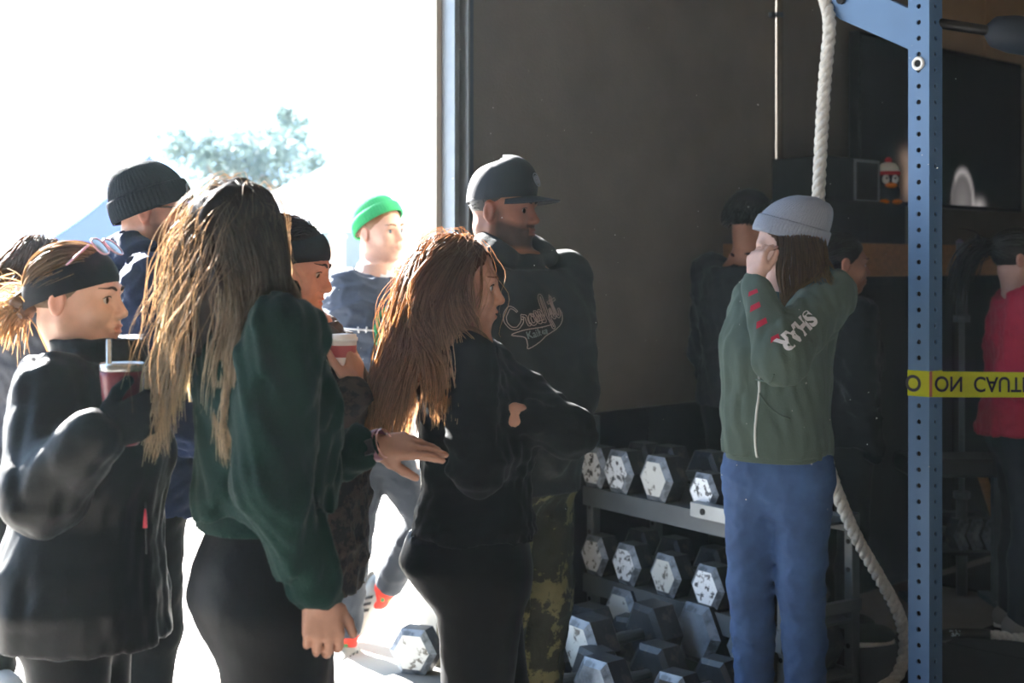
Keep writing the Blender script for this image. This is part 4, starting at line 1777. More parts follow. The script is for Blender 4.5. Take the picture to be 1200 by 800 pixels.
for a_, b_ in ((0.0, 0.44), (1.26, 1.6)):
    b = MB(); b.tube([p + UP * a_, p + UP * b_], 0.025, 10); b.build('sleeve', m_grip, bb, smooth=True)
    b = MB(); b.tube([p + UP * (b_ if a_ == 0 else a_ - 0.02), p + UP * ((b_ if a_ == 0 else a_ - 0.02) + 0.03)], 0.037, 10); b.build('collar', m_grip, bb, smooth=True)
p = W(1120, 560, 6.2); p[2] = 0
bn = empty('weight_bench', p)
tag(bn, 'black padded weight bench standing behind the rig post', 'bench')
b = MB(); b.box(p + A(0, 0, 0.62), (0.24, 0.13, 0.04), bev=0.015); b.build('pad', m_black, bn)
for sx in (-0.18, 0.18):
    b = MB(); b.box(p + A(sx, 0, 0.30), (0.02, 0.02, 0.285)); b.build('leg', m_steel_b, bn)
    b = MB(); b.box(p + A(sx, 0, 0.012), (0.025, 0.18, 0.012)); b.build('foot', m_steel_b, bn)
b = MB()
q0, q1 = W(1148, 548, 6.35), W(1165, 600, 6.35)
q1 = q0 + (q1 - q0) * 3.1
b.tube([q0, q1], 0.022, 8)
tag(b.build('wooden_stick', m_wood, smooth=True), 'wooden mobility stick leaning by the weight bench', 'stick')

# floor mats
m_rub = mat('black_rubber', '#1d1f22', 0.8, bump=0.3, bscale=200, col2='#26282b', thresh=(0.45, 0.6), nscale=150)
mats_ = empty('rubber_flooring', wp(3.0, 3.2, 0))
tag(mats_, 'black rubber mats laid edge to edge on the gym floor', 'mat')
for i in range(6):
    for j in range(5):
        b = MB()
        b.box(wp(1.15 + i * 0.92, 1.2 + j * 1.22 + (0.61 if i % 2 else 0), 0.006), (0.457, 0.607, 0.006), WAX, bev=0.003)
        if (i, j) in ((3, 1), (2, 2)):
            continue
        b.build('mat_tile', m_rub, mats_)

# ------------------------------------------------------------------ outside
m_can_w = mat('white_canopy', '#f0f2f2', 0.7, trans=0.4)
m_can_b = mat('blue_canopy', '#5f70b4', 0.7, trans=0.2)
m_leg = mat('tent_leg', '#b9bcc0', 0.4, metal=0.5)


def tent(c, w, z_e, z_p, m, label, val=0.28, yaw=0.2):
    c = A(*c)
    o = empty('canopy_tent', c)
    tag(o, label, 'tent')
    cs, sn = math.cos(yaw), math.sin(yaw)
    cor = [c + A(cs * x - sn * y, sn * x + cs * y, 0) * w for x, y in ((-1, -1), (1, -1), (1, 1), (-1, 1))]
    V, Fs = [], []
    for i in range(4):
        a, b_ = cor[i] + UP * z_e, cor[(i + 1) % 4] + UP * z_e
        pk = c + UP * z_p
        n = len(V)
        k = 8
        for r_ in range(k + 1):
            t = r_ / k
            for q in range(k + 1):
                p = (a + (b_ - a) * q / k) * (1 - t) + pk * t
                V.append(p - UP * 0.10 * math.sin(PI * t) * 1.0)
        for r_ in range(k):
            for q in range(k):
                Fs.append((n + r_ * (k + 1) + q, n + r_ * (k + 1) + q + 1, n + (r_ + 1) * (k + 1) + q + 1, n + (r_ + 1) * (k + 1) + q))
    mk('roof_cloth', V, Fs, m, o)
    V, Fs = [], []
    for i in range(4):
        a, b_ = cor[i], cor[(i + 1) % 4]
        n = len(V)
        for q in range(9):
            p = a + (b_ - a) * q / 8
            V += [p + UP * z_e, p + UP * (z_e - val + 0.03 * (q % 2))]
        for q in range(8):
            Fs.append((n + 2 * q, n + 2 * q + 1, n + 2 * q + 3, n + 2 * q + 2))
    mk('valance', V, Fs, m, o)
    for p in cor:
        b = MB()
        b.tube([p - UP * 0.02, p + UP * z_e], 0.025, 8)
        b.build('leg', m_leg, o, smooth=True)


tent(W(455, 0, 18) * A(1, 1, 0) - UP * 0.02, 1.75, 2.25, 3.35, m_can_w, 'white canopy tent with a hanging edge out in the yard')
tent(W(175, 0, 17) * A(1, 1, 0) - UP * 0.02, 1.15, 1.72, 2.85, m_can_b, 'steep blue canopy tent out in the yard')
# tree
tr_ = empty('broadleaf_tree', W(280, 0, 30) * A(1, 1, 0) - UP * 0.02)
tag(tr_, 'hazy green broadleaf tree rising beyond the canopy tents', 'tree')
tc_ = W(280, 0, 30) * A(1, 1, 0)
b = MB()
b.tube([tc_ - UP * 0.02, tc_ + UP * 1.6, tc_ + A(0.1, 0, 3.2)], [0.22, 0.17, 0.1], 9)
for a in range(7):
    an = a * 0.9
    b.tube([tc_ + UP * (1.6 + 0.15 * a), tc_ + A(math.cos(an) * 0.8, math.sin(an) * 0.8, 2.5 + 0.1 * a), tc_ + A(math.cos(an) * 1.7, math.sin(an) * 1.5, 3.1 + 0.2 * (a % 3))], [0.08, 0.05, 0.02], 6)
b.build('trunk', mat('bark', '#6b5a48', 0.9, var=0.2, vscale=8), tr_, smooth=True)
rng = np.random.RandomState(5)
cl = []
for px, py, r_ in ((205, 170, 0.45), (235, 178, 0.6), (265, 180, 0.65), (300, 178, 0.65), (330, 170, 0.55), (345, 150, 0.4), (325, 190, 0.6), (290, 205, 0.6), (250, 205, 0.6), (365, 190, 0.35),
                   (300, 230, 0.7), (250, 240, 0.7), (220, 225, 0.6), (335, 135, 0.25)):
    c = W(px, py, 30 + rng.uniform(-1, 1))
    n = int(420 * r_)
    q = rng.normal(0, 1, (n, 3)); q /= np.linalg.norm(q, axis=1)[:, None]
    cl.append(c + q * (r_ * rng.rand(n) ** 0.4)[:, None])
P = np.concatenate(cl)
n = len(P)
u = rng.normal(0, 1, (n, 3)); u /= np.linalg.norm(u, axis=1)[:, None]
w = np.cross(u, rng.normal(0, 1, (n, 3))); w /= np.linalg.norm(w, axis=1)[:, None]
sz = (0.06 + 0.07 * rng.rand(n))[:, None]
V = np.stack([P - u * sz, P + w * sz * 0.5, P + u * sz, P - w * sz * 0.5], 1).reshape(-1, 3)
fo = mk('foliage', V, np.arange(4 * n).reshape(-1, 4), mat('leaf', '#657873', 0.6, trans=0.35), tr_)
fo['kind'] = 'stuff'
# far things beyond the yard
b = MB()
p = W(413, 300, 24)
b.box((p[0], p[1] + 1.2, 1.22), (0.62, 1.2, 1.24), bev=0.03)
bx = b.build('storage_container', mat('grey_green_paint', '#6f7c7c', 0.6))
tag(bx, 'grey storage container standing beyond the white canopy', 'container')
for i in range(7):
    b = MB(); b.box((p[0] - 0.5 + i * 0.165, p[1] - 0.008, 1.2), (0.03, 0.02, 1.1)); b.build('rib', mat('grey_green_paint', '#6f7c7c'), bx)
b = MB()
p = W(396, 300, 20)
b.box((p[0], p[1], 0.93), (0.09, 0.09, 0.95), bev=0.01)
po = b.build('wooden_post', mat('tan_post', '#c08d6a', 0.7))
tag(po, 'tan wooden post standing in the yard behind the black headband', 'post')
b = MB(); b.box((p[0], p[1], 1.9), (0.11, 0.11, 0.02)); b.build('post_cap', mat('tan_post', '#c08d6a'), po)
p = W(5, 300, 20)
fr = empty('brick_planter', (p[0], p[1], -0.02))
tag(fr, 'reddish boarded planter out in the yard at the far left', 'planter')
for i in range(8):
    b = MB(); b.box((p[0] - 0.55 + i * 0.145, p[1], 0.65), (0.068, 0.03, 0.67)); b.build('board', mat('red_brown_board', '#9a5a48', 0.8), fr)
b = MB(); b.box((p[0] - 0.05, p[1] + 0.3, 0.6), (0.6, 0.26, 0.6)); b.build('box', mat('red_brown_board', '#9a5a48'), fr)
p = W(-5, 0, 17)
tent((p[0], p[1] + 8, -0.02), 1.5, 1.75, 2.0, m_can_b, 'low pale blue awning beyond the reddish planter', val=0.2)
# ------------------------------------------------------------------ cloth and hair materials
m_puffer = mat('black_quilted_nylon', '#0b0e11', 0.5, bump=0.1, bscale=35, spec=0.22)
m_blackfab = mat('black_jersey', '#0f1215', 0.8, spec=0.15, sheen=0.1, bump=0.1, bscale=300)
m_legging = mat('black_leggings', '#0c0e11', 0.6, spec=0.15, sheen=0.05)
m_band = mat('black_stretch_band', '#17181c', 0.7, spec=0.15, bump=0.1, bscale=400)
m_green = mat('dark_green_fleece', '#0b2723', 0.85, spec=0.15, sheen=0.25, bump=0.2, bscale=250, var=0.08, vscale=12)
m_navy = mat('navy_fleece', '#1b2742', 0.85, spec=0.15, sheen=0.2, bump=0.2, bscale=250)
m_olive = mat('sage_green_fleece', '#53625b', 0.9, spec=0.15, sheen=0.2, bump=0.2, bscale=220, var=0.06, vscale=14)
m_jean = mat('blue_denim', '#314e7c', 0.8, var=0.12, vscale=9, bump=0.2, bscale=350, col2='#3c5d8e', thresh=(0.4, 0.65), nscale=6)
m_jean_d = mat('dark_denim', '#1c2430', 0.8, var=0.1, vscale=10, bump=0.15, bscale=350)
m_tee = mat('slate_tee', '#3b4456', 0.85, bump=0.1, bscale=250)
m_whiteknit = mat('white_cotton', '#d8d8dc', 0.85, bump=0.15, bscale=120)
m_red = mat('crimson_knit', '#a01c3a', 0.85, sheen=0.15, bump=0.15, bscale=200)
m_greyknit = mat('grey_knit', '#9097a6', 0.95, sheen=0.2, bump=0.3, bscale=350)
m_dknit = mat('dark_navy_knit', '#161d26', 0.95, spec=0.15, sheen=0.2, bump=0.4, bscale=350)
m_gknit = mat('green_knit', '#2fa866', 0.95, sheen=0.2, bump=0.4, bscale=350)
m_greyjkt = mat('grey_softshell', '#3c3f48', 0.7, bump=0.1, bscale=150)
m_dkjkt = mat('dark_navy_jacket', '#121a26', 0.8, sheen=0.1)
m_dkhood = mat('charcoal_hoodie', '#13191b', 0.88, sheen=0.12, bump=0.15, bscale=250)
m_brown = mat('brown_woven_jacket', '#3a2f2b', 0.85, col2='#17181b', thresh=(0.46, 0.54), nscale=30, bump=0.4, bscale=60)
m_camo = mat('camouflage_cotton', '#23261a', 0.85, col2='#5f5c3c', thresh=(0.52, 0.56), nscale=11, bump=0.2, bscale=200)
m_shoe_g = mat('grey_trainer', '#8b8a88', 0.7)
m_shoe_b = mat('black_trainer', '#17181a', 0.6)
m_sole_w = mat('white_rubber', '#e4e4e0', 0.5)
m_red_cup = mat('maroon_enamel', '#6e1f2b', 0.35, metal=0.1)
m_chrome = mat('brushed_steel', '#c9c9c7', 0.25, metal=0.9)
m_brow_b = mat('brown_brow', '#3a2a20', 0.8)
m_brow_k = mat('black_brow', '#16120f', 0.8)
HB = hair_mat(0.72)
HD = hair_mat(0.15)


def tail(p, d, n, L, spread, col, parent, seed, name='hair_tail', grav=0.5, r=0.0009, root=0.012, steps=12, m=None, var=0.25, wave=0.25):
    """a loose bunch of hair that leaves point p along d and droops"""
    rng = np.random.RandomState(seed)
    P = np.asarray(p) + rng.normal(0, root, (n, 3))
    v = unit(d) + rng.normal(0, spread, (n, 3))
    v /= np.linalg.norm(v, axis=1)[:, None]
    LEN = L * (0.5 + 0.5 * rng.rand(n)) / steps
    ph = rng.rand(n, 3) * 6.28
    pts = [P]
    for s in range(steps):
        v = v + A(0, 0, -grav / steps) + wave * np.sin(s * 0.9 + ph) / steps * 2
        v /= np.linalg.norm(v, axis=1)[:, None]
        P = P + v * LEN[:, None]
        pts.append(P)
    return tubes(np.stack(pts, 1), r, col, m or HB, parent, name, rng, 0.3, None, var)


def head_collider(h, extra=None):
    s = Sh()
    s.ell(h.wv(CR_C), CR_R * h.s, h.M, 0.02)
    s.ell(h.w(0, 0.028, -0.028), A(0.064, 0.066, 0.085) * h.s, h.M, 0.02)
    s.rc(h.w(0, -0.03, -0.04), h.w(0, -0.045, -0.19), 0.056, 0.06, 0.03)
    if extra is not None:
        s.ops += extra.ops
    return s


# ================================================================== 1  woman in the black quilted jacket with the tumbler
def person_puffer():
    D = 3.05
    f = Fig(92, D, 1.54, 0, 'f', lean=(0.02, 0.0), twist=0)
    h = Frame(W(90, 349, D), -6, -2, 0, 0.98)
    f.elR = W(52, 578, D - 0.27)
    f.wrR = W(112, 512, D - 0.335)
    f.elL = W(70, 575, D + 0.22)
    f.wrL = W(150, 560, D + 0.1)
    hd = dict(f=A(0.90, 0.12, 0.40), n=A(-0.12, 0.97, 0.1), curl=(0.35, 0.75, 0.6), thumb=(0.75, 0.6, 0.25))
    o, sh = body_mesh(f, h, 'person', 'person in black quilted jacket and black headband holding a maroon tumbler', '#deb098', handR=hd, fine=0.0042, hand_s=0.95)
    eyes(h, o, '#3b2c20')
    eyebrows(h, sh, o, m_brow_b)
    # jacket
    j = Sh()
    j.loft(f.stations(0.455, 0.84, 0.034, {0.45: (0.035, 0.052, 0.012), 0.55: (0.02, 0.035, 0.012), 0.66: (0.015, 0.03, 0.01), 0.78: (0.02, 0.03, 0.0), 0.85: (0.01, 0.01, 0)}), 0.02)
    sleeve(j, f.shR + A(-0.02, 0, -0.02), f.elR, f.wrR + unit(f.wrR - f.elR) * 0.02, (0.086, 0.078, 0.058), 0.05)
    sleeve(j, f.shL + A(-0.02, 0, -0.02), f.elL, f.wrL, (0.085, 0.075, 0.055), 0.05)
    nk = f.spine(0.84)
    j.loft([(nk[2] - 0.05, nk[0] + 0.02, nk[1], 0.095, 0.105, 0), (nk[2] + 0.0, nk[0] + 0.024, nk[1], 0.084, 0.10, 0), (nk[2] + 0.045, nk[0] + 0.022, nk[1], 0.08, 0.098, 0)], 0.03)
    j.post.append(lambda P, d: d + 0.0025 * np.abs(np.sin(P[:, 2] * 40)) ** 0.6 - 0.002)
    j.folds(0.012, 15, 3, (1, 1, 1.2))
    cl = cloth('jacket', j, m_puffer, o, 0.008)
    # collar hollow is filled by the neck; pocket zip with a red pull
    pz = on_surface(j, [W(137, y, D - 0.3) for y in (610, 618, 626, 634, 642, 652, 664, 676)], A(0, 1, 0), 0.1, 0.001)
    b = MB(); b.tube(pz, 0.0025, 6); b.build('zip', m_dark, cl, smooth=True)
    b = MB(); b.tube([pz[1] - A(0, 0.004, 0), pz[2] - A(0, 0.007, 0), pz[4] - A(0, 0.006, 0)], [0.002, 0.004, 0.0055], 6); b.build('zip_pull', mat('red_cord', '#c23a4a', 0.6), cl, smooth=True)
    pants(f, m_legging, o, (0.105, 0.074, 0.046), 0.006, 0.56, seat=0.02, fold=0.002, name='leggings')
    for an in (f.ankR, f.ankL):
        shoe(f, an, f.fw, m_shoe_b, o, m_sole_w)
    # glove round the cup
    g = Sh()
    hand_sdf(g, f.wrR, side=1, s=1.02, **hd)
    g.folds(0.0, 20)
    g.post.append(lambda P, d: d - 0.0028)
    V, Fc = nets(g, 0.0055); mk('glove', V, Fc, m_blackfab, o)
    # hair: combed back under the band into a low knot
    bun = A(0, -0.112, -0.012)

    def flow(Dd, t, L, rng):
        v = bun - L
        return v / (np.linalg.norm(v, axis=1)[:, None] + 1e-6)
    col = lin('#a88c6c')
    strands(h, col, 1500, flow, 11, HB, o, steps=12, ds=0.0135, r=0.0011, collide=head_collider(h), lay=(0.003, 0.010), core=cap_core(h, 0.004), init=0.9, damp=0.4, clump=0.2, var=0.35)
    kb = Sh(); kb.ell(h.w(0, -0.118, -0.018), A(0.032, 0.026, 0.032), h.M, 0); kb.folds(0.012, 30, 4)
    V, Fc = nets(kb, 0.006); mk('hair_knot', V, Fc, mat('brown_hair_knot', '#5e452f', 0.5, var=0.3, vscale=50), o)
    tail(h.w(0, -0.13, -0.02), A(-0.8, 0.2, -0.35), 240, 0.11, 0.5, lin('#d2b896'), o, 7, grav=0.9, r=0.0011, root=0.014)
    tail(h.w(0, -0.125, 0.0), A(-0.6, 0.1, 0.1), 60, 0.09, 0.7, lin('#d2b896'), o, 8, 'loose_hair', grav=0.8, r=0.0008, root=0.02)
    headband(h, m_band, o, 0.106, 0.040, 0.02, -0.035, 0.0105)
    sg = sunglasses(h, (0, 0.062, 0.119), 44, mat('pink_plastic', '#d9a7b8', 0.3), mat('smoke_lens', '#3b3038', 0.1), 0.138, 0.044, 0.125, label='pink framed sunglasses pushed up on the black headband')
    return o, f, h


def tumbler():
    D = 2.795
    c = W(143, 0, D); c[2] = CAMZ - (521 - HORIZON) / F * D
    b = MB()
    b.lathe([(0.031, 0.0), (0.033, 0.003), (0.036, 0.06), (0.0425, 0.135), (0.0435, 0.150)], c, None, 32)
    o = b.build('tumbler', m_red_cup, smooth=True, origin=c)
    tag(o, 'maroon insulated tumbler with steel rim and straw in a gloved hand', 'tumbler')
    b = MB()
    b.lathe([(0.0436, 0.147), (0.0442, 0.150), (0.0442, 0.160), (0.0425, 0.163), (0.039, 0.161)], c, None, 32)
    b.build('rim', m_chrome, o, smooth=True)
    b = MB()
    b.lathe([(0.041, 0.154), (0.04, 0.158), (0.02, 0.160), (0.002, 0.160)], c, None, 24)
    b.build('lid', mat('clear_lid', '#c8ccd2', 0.1, trans=0.3), o, smooth=True)
    b = MB()
    p = c + A(-0.022, -0.012, 0.02)
    b.tube([p, p + A(-0.001, 0, 0.19)], 0.0052, 10)
    b.build('straw', m_chrome, o, smooth=True)


# ================================================================== 2  woman in the dark green sweater, seen from behind
def person_green():
    D = 2.8
    f = Fig(312, D, 1.68, 22, 'f', lean=(-0.01, 0.0), twist=3, width=0.93, depth=0.9)
    h = Frame(W(283, 279, D), 66, 0, 0, 0.94)
    f.elR = W(316, 566, D - 0.20)
    f.wrR = W(374, 690, D - 0.16)
    f.elL = W(352, 548, D + 0.22)
    f.wrL = W(431, 525, D + 0.14)
    hr = dict(f=A(0.10, -0.05, -1), n=A(-0.35, 0.9, 0.05), curl=(0.5, 0.6, 0.4), thumb=(0.8, 0.5, 0.3), tcurl=0.2)
    hl = dict(f=A(1.0, 0.12, 0.05), n=A(0.15, 0.55, -0.8), curl=(0.12, 0.15, 0.1), thumb=(0.85, 0.35, 0.55), tcurl=0.1, spread=0.10, lift=(0, 0.06, 0.2, 0.35))
    o, sh = body_mesh(f, h, 'person', 'person in dark green sweater with long brown hair, seen from behind', '#b08470', handR=hr, handL=hl, fine=0.006, hand_fine=0.0048)
    j = Sh()
    zh = CAMZ - (592 - HORIZON) / F * D
    j.loft(f.stations(0.54, 0.84, 0.012, {0.53: (0.0, 0.012, -0.012), 0.58: (0.012, 0.026, -0.012), 0.62: (0.03, 0.04, -0.01), 0.70: (0.016, 0.02, -0.004), 0.80: (0.012, 0.02, -0.006), 0.85: (0.008, 0.008, 0)}, zlo=zh), 0.02)
    sleeve(j, f.shR, f.elR, f.wrR, (0.074, 0.068, 0.05), 0.035, 0.041)
    sleeve(j, f.shL, f.elL, f.wrL - A(0.012, 0, 0), (0.072, 0.062, 0.044), 0.035, 0.037)
    nk = f.spine(0.845)
    j.rc(nk - A(0, 0, 0.01), nk + A(0, 0, 0.02), 0.072, 0.066, 0.03)
    j.folds(0.022, 19, 8, (1.2, 1.2, 0.6))
    cloth('sweater', j, m_green, o, 0.008)
    hem = Sh()
    hem.loft(f.stations(0.50, 0.72, 0.004, {0.5: (0.006, 0.024, -0.012), 0.55: (0.008, 0.024, -0.012), 0.6: (0.025, 0.036, -0.012), 0.66: (0.025, 0.03, -0.006)}), 0.01)
    z = CAMZ - (600 - HORIZON) / F * D
    hem.cut(A(0, 0, z + 0.05), A(0, 0, 1)); hem.cut(A(0, 0, z - 0.025), A(0, 0, -1))
    cloth('hem_band', hem, m_green, o, 0.0095)
    f.kneeL = f.kneeL + f.fw * 0.06; f.kneeR = f.kneeR - f.fw * 0.02
    pants(f, m_legging, o, (0.114, 0.080, 0.052), 0.004, 0.63, fold=0.0025, name='leggings',
          over={0.4: (0.0, 0.012, -0.006), 0.5: (0.0, 0.02, -0.012), 0.56: (0.0, 0.014, -0.008), 0.62: (0.0, 0.0, 0)})
    for an in (f.ankR, f.ankL):
        shoe(f, an, f.fw, m_shoe_b, o, m_sole_w)
    # watch strap and bracelet
    ax = unit(f.wrL - f.elL)
    sd = unit(np.cross(ax, UP)); u2 = np.cross(sd, ax)
    b = MB(); b.lathe([(0.031, 0), (0.0335, 0.002), (0.0335, 0.020), (0.031, 0.022)], f.wrL + ax * 0.014, (sd, u2, ax), 20, cap=False)
    ws = b.build('watch_strap', mat('mauve_strap', '#7d5560', 0.5), o, smooth=True)
    b = MB(); b.box(f.wrL + ax * 0.025 + sd * 0.034, (0.004, 0.016, 0.012), (sd, u2, ax), bev=0.002); b.build('watch_face', m_dark, ws)
    b = MB(); b.lathe([(0.0302, 0), (0.032, 0.002), (0.0302, 0.004)], f.wrL + ax * 0.042, (sd, u2, ax), 20, cap=False); b.build('bracelet', mat('rose_metal', '#c79a92', 0.3, metal=0.8), o, smooth=True)
    # ring on the hanging hand
    # long hair, blown a little to the left
    colr = lin('#42372f')
    cw = h.M @ A(-1.0, 0.1, 0)      # leftwards in head axes
    dn = h.M @ A(0, 0, -1.0)

    def flow(Dd, t, L, rng):
        back = np.stack([np.sign(Dd[:, 0]) * 0.45, -0.25 - 0.2 * Dd[:, 1], np.full(len(Dd), -0.55)], 1)
        g = np.tile(dn, (len(Dd), 1))
        w = np.clip(t * 4, 0, 1)
        side = (L @ h.M)[:, 0:1]                              # world x offset from head centre
        puff = np.clip(-side * 8, -0.25, 1.0) * max(0, min(1, (t - 0.42) * 4)) * (0.95 if t < 0.74 else 0.1)
        v = back * (1 - w) + g * w + cw[None] * puff * 0.42
        return v / np.linalg.norm(v, axis=1)[:, None]
    col = head_collider(h, j)
    core = Sh()
    core.ell(h.wv(CR_C), CR_R * 0.97 + 0.003, h.M, 0.02)
    core.ell(h.w(0, -0.055, -0.06), (0.070, 0.05, 0.11), h.M, 0.03)
    core.rc(h.w(-0.03, -0.07, -0.08), h.w(-0.045, -0.08, -0.21), 0.042, 0.03, 0.04)
    core.rc(h.w(0.03, -0.07, -0.08), h.w(0.04, -0.075, -0.21), 0.042, 0.028, 0.04)
    core.cut(h.w(0, 0.045, 0.02), unit(h.d(0, 1, -0.3)))
    core.folds(0.012, 24, 2, (1.6, 1.6, 0.25))
    strands(h, colr, 6000, flow, 21, HB, o, steps=13, ds=0.040, r=0.00095, init=0.9, collide=col, lay=(0.001, 0.009), core=nets(core, 0.009), wave=0.32, clump=0.35, lens=(0.5, 1.0), var=0.35, col_tip=lin('#ddcdb2'), curl_f=12)
    # flyaways
    def flow2(Dd, t, L, rng):
        v = np.tile(dn, (len(Dd), 1)) * (0.5 + 2 * t) + Dd * 0.35 * (1 - t) + cw * 0.3
        return v / np.linalg.norm(v, axis=1)[:, None]
    strands(h, lin('#b09a80'), 130, flow2, 22, HB, o, 'loose_hair', steps=16, ds=0.026, r=0.0005, collide=col, lay=(0.012, 0.03), wave=0.7, clump=0.0, lens=(0.4, 1.0), init=0.8)
    return o, f, h


# ================================================================== 6  woman with long red hair, arms crossed
def person_red_hair():
    D = 3.4
    f = Fig(560, D, 1.57, 8, 'f', lean=(-0.03, 0.0), twist=-6)
    h = Frame(W(536, 333, D), 2, -5, 0, 1.0)
    f.elR = W(560, 548, D - 0.20)
    f.wrR = W(620, 505, D + 0.0)
    f.elL = W(668, 506, D - 0.08)
    f.wrL = W(624, 490, D - 0.12)
    hl = dict(f=A(-0.95, -0.20, 0.05), n=A(-0.1, 0.9, -0.4), curl=(0.3, 0.5, 0.4), thumb=(0.9, 0.25, 0.3), spread=0.03)
    hr = dict(f=A(-0.25, 0.95, 0.0), n=A(-0.9, -0.3, 0), curl=(0.3, 0.3, 0.2))
    o, sh = body_mesh(f, h, 'person', 'person in black top with long red hair and folded arms', '#c08f78', handL=hl, handR=hr, fine=0.0042, hand_s=0.95)
    eyes(h, o, '#4b5a5e')
    eyebrows(h, sh, o, mat('auburn_brow', '#6a4028', 0.8))
    j = Sh()
    j.loft(f.stations(0.54, 0.84, 0.014, {0.54: (0.02, 0.03, 0.0), 0.62: (0.012, 0.025, -0.005), 0.70: (0.0, 0.02, 0.0), 0.85: (0, 0, 0)}), 0.02)
    sleeve(j, f.shR, f.elR, f.wrR, (0.066, 0.056, 0.04), 0.05, 0.034)
    sleeve(j, f.shL, f.elL, f.wrL, (0.064, 0.054, 0.04), 0.05, 0.034)
    nk = f.spine(0.845)
    j.loft([(nk[2] - 0.06, nk[0], nk[1], 0.075, 0.075, 0), (nk[2] - 0.025, nk[0], nk[1], 0.064, 0.064, 0)], 0.02)
    j.folds(0.014, 26, 5, (1, 1, 1))
    cloth('top', j, m_blackfab, o, 0.009)
    f.kneeL = f.kneeL + f.fw * 0.045; f.kneeR = f.kneeR - f.fw * 0.03
    pants(f, m_legging, o, (0.116, 0.084, 0.052), 0.008, 0.58, fold=0.002, name='leggings',
          over={0.4: (0.0, 0.01, 0.0), 0.5: (0.012, 0.040, -0.022), 0.56: (0.005, 0.024, -0.012), 0.62: (0, 0, 0)})
    for an in (f.ankR, f.ankL):
        shoe(f, an, f.fw, m_shoe_b, o, m_sole_w)
    dn = h.M @ A(0, 0, -1.0)

    def flow(Dd, t, L, rng):
        side = np.sign(Dd[:, 0] + 0.02)
        back = np.stack([side * 0.75, -0.35 * np.ones(len(Dd)) + 0.25 * (Dd[:, 1] > 0.25), np.full(len(Dd), -0.3)], 1)
        w = np.clip(t * 3.6, 0, 1)
        g = np.tile(dn, (len(Dd), 1))
        front = (Dd[:, 1] > -0.12)[:, None] & (Dd[:, 0] > 0)[:, None]
        fd = (h.M @ A(-0.30, -0.1, 0)) * (1 if t < 0.42 else 0) + (h.M @ A(0.80, -0.28, 0)) * (1 if 0.40 <= t < 0.66 else 0)
        drift = np.where(front, fd[None], (h.M @ A(-0.40, -0.1, 0))[None] * np.clip((t - 0.25) * 2.5, 0, 1) * (1 if t < 0.75 else 0.4))
        v = back * (1 - w) + g * w + drift
        return v / np.linalg.norm(v, axis=1)[:, None]
    col = head_collider(h, j)
    core = Sh()
    core.ell(h.wv(CR_C), CR_R * 0.98 + 0.003, h.M, 0.02)
    core.ell(h.w(0, -0.055, -0.06), (0.07, 0.05, 0.1), h.M, 0.03)
    core.rc(h.w(0.04, -0.06, -0.08), h.w(0.055, -0.09, -0.22), 0.045, 0.03, 0.05)
    core.rc(h.w(-0.03, -0.07, -0.08), h.w(-0.035, -0.11, -0.22), 0.05, 0.03, 0.05)
    core.cut(h.w(0, 0.040, 0.02), unit(h.d(0, 1, -0.45)))
    core.folds(0.012, 24, 9, (1.6, 1.6, 0.25))
    strands(h, lin('#8a6347'), 6000, flow, 31, HB, o, steps=13, ds=0.0392, r=0.0009, init=0.9, collide=col, lay=(0.002, 0.013), core=nets(core, 0.009), wave=0.30, clump=0.35, lens=(0.52, 1.0), var=0.35, col_tip=lin('#dcbb94'), curl_f=11)

    def flow2(Dd, t, L, rng):
        v = np.tile(dn, (len(Dd), 1)) * (0.6 + 2 * t) + Dd * A(0.4, 0.1, 0.4) * (1 - t) - A(0, 0.25, 0)
        return v / np.linalg.norm(v, axis=1)[:, None]
    strands(h, lin('#b89270'), 160, flow2, 32, HB, o, 'loose_hair', steps=16, ds=0.024, r=0.0005, collide=col, lay=(0.008, 0.025), wave=0.7, clump=0.0, lens=(0.4, 1.0), init=0.8)
    return o, f, h


P1 = person_puffer()
tumbler()
P2 = person_green()
P6 = person_red_hair()
def decal_mesh(V, Fs, o, u, v, n, sh, m, parent, name, off=0.0012):
    u, v, n = unit(u), unit(v), unit(n)
    P = np.array([np.asarray(o) + u * x[0] + v * x[1] for x in V])
    P = on_surface(sh, P, -n, 0.08, off)
    return mk(name, P, Fs, m, parent)


def outline(path, w):
    p = np.array(path, float)
    t = np.gradient(p, axis=0)
    t /= np.linalg.norm(t, axis=1)[:, None] + 1e-9
    nn = np.stack([-t[:, 1], t[:, 0]], 1)
    q = np.concatenate([p + nn * w, (p - nn * w)[::-1]])
    return np.concatenate([q, q[:1]])


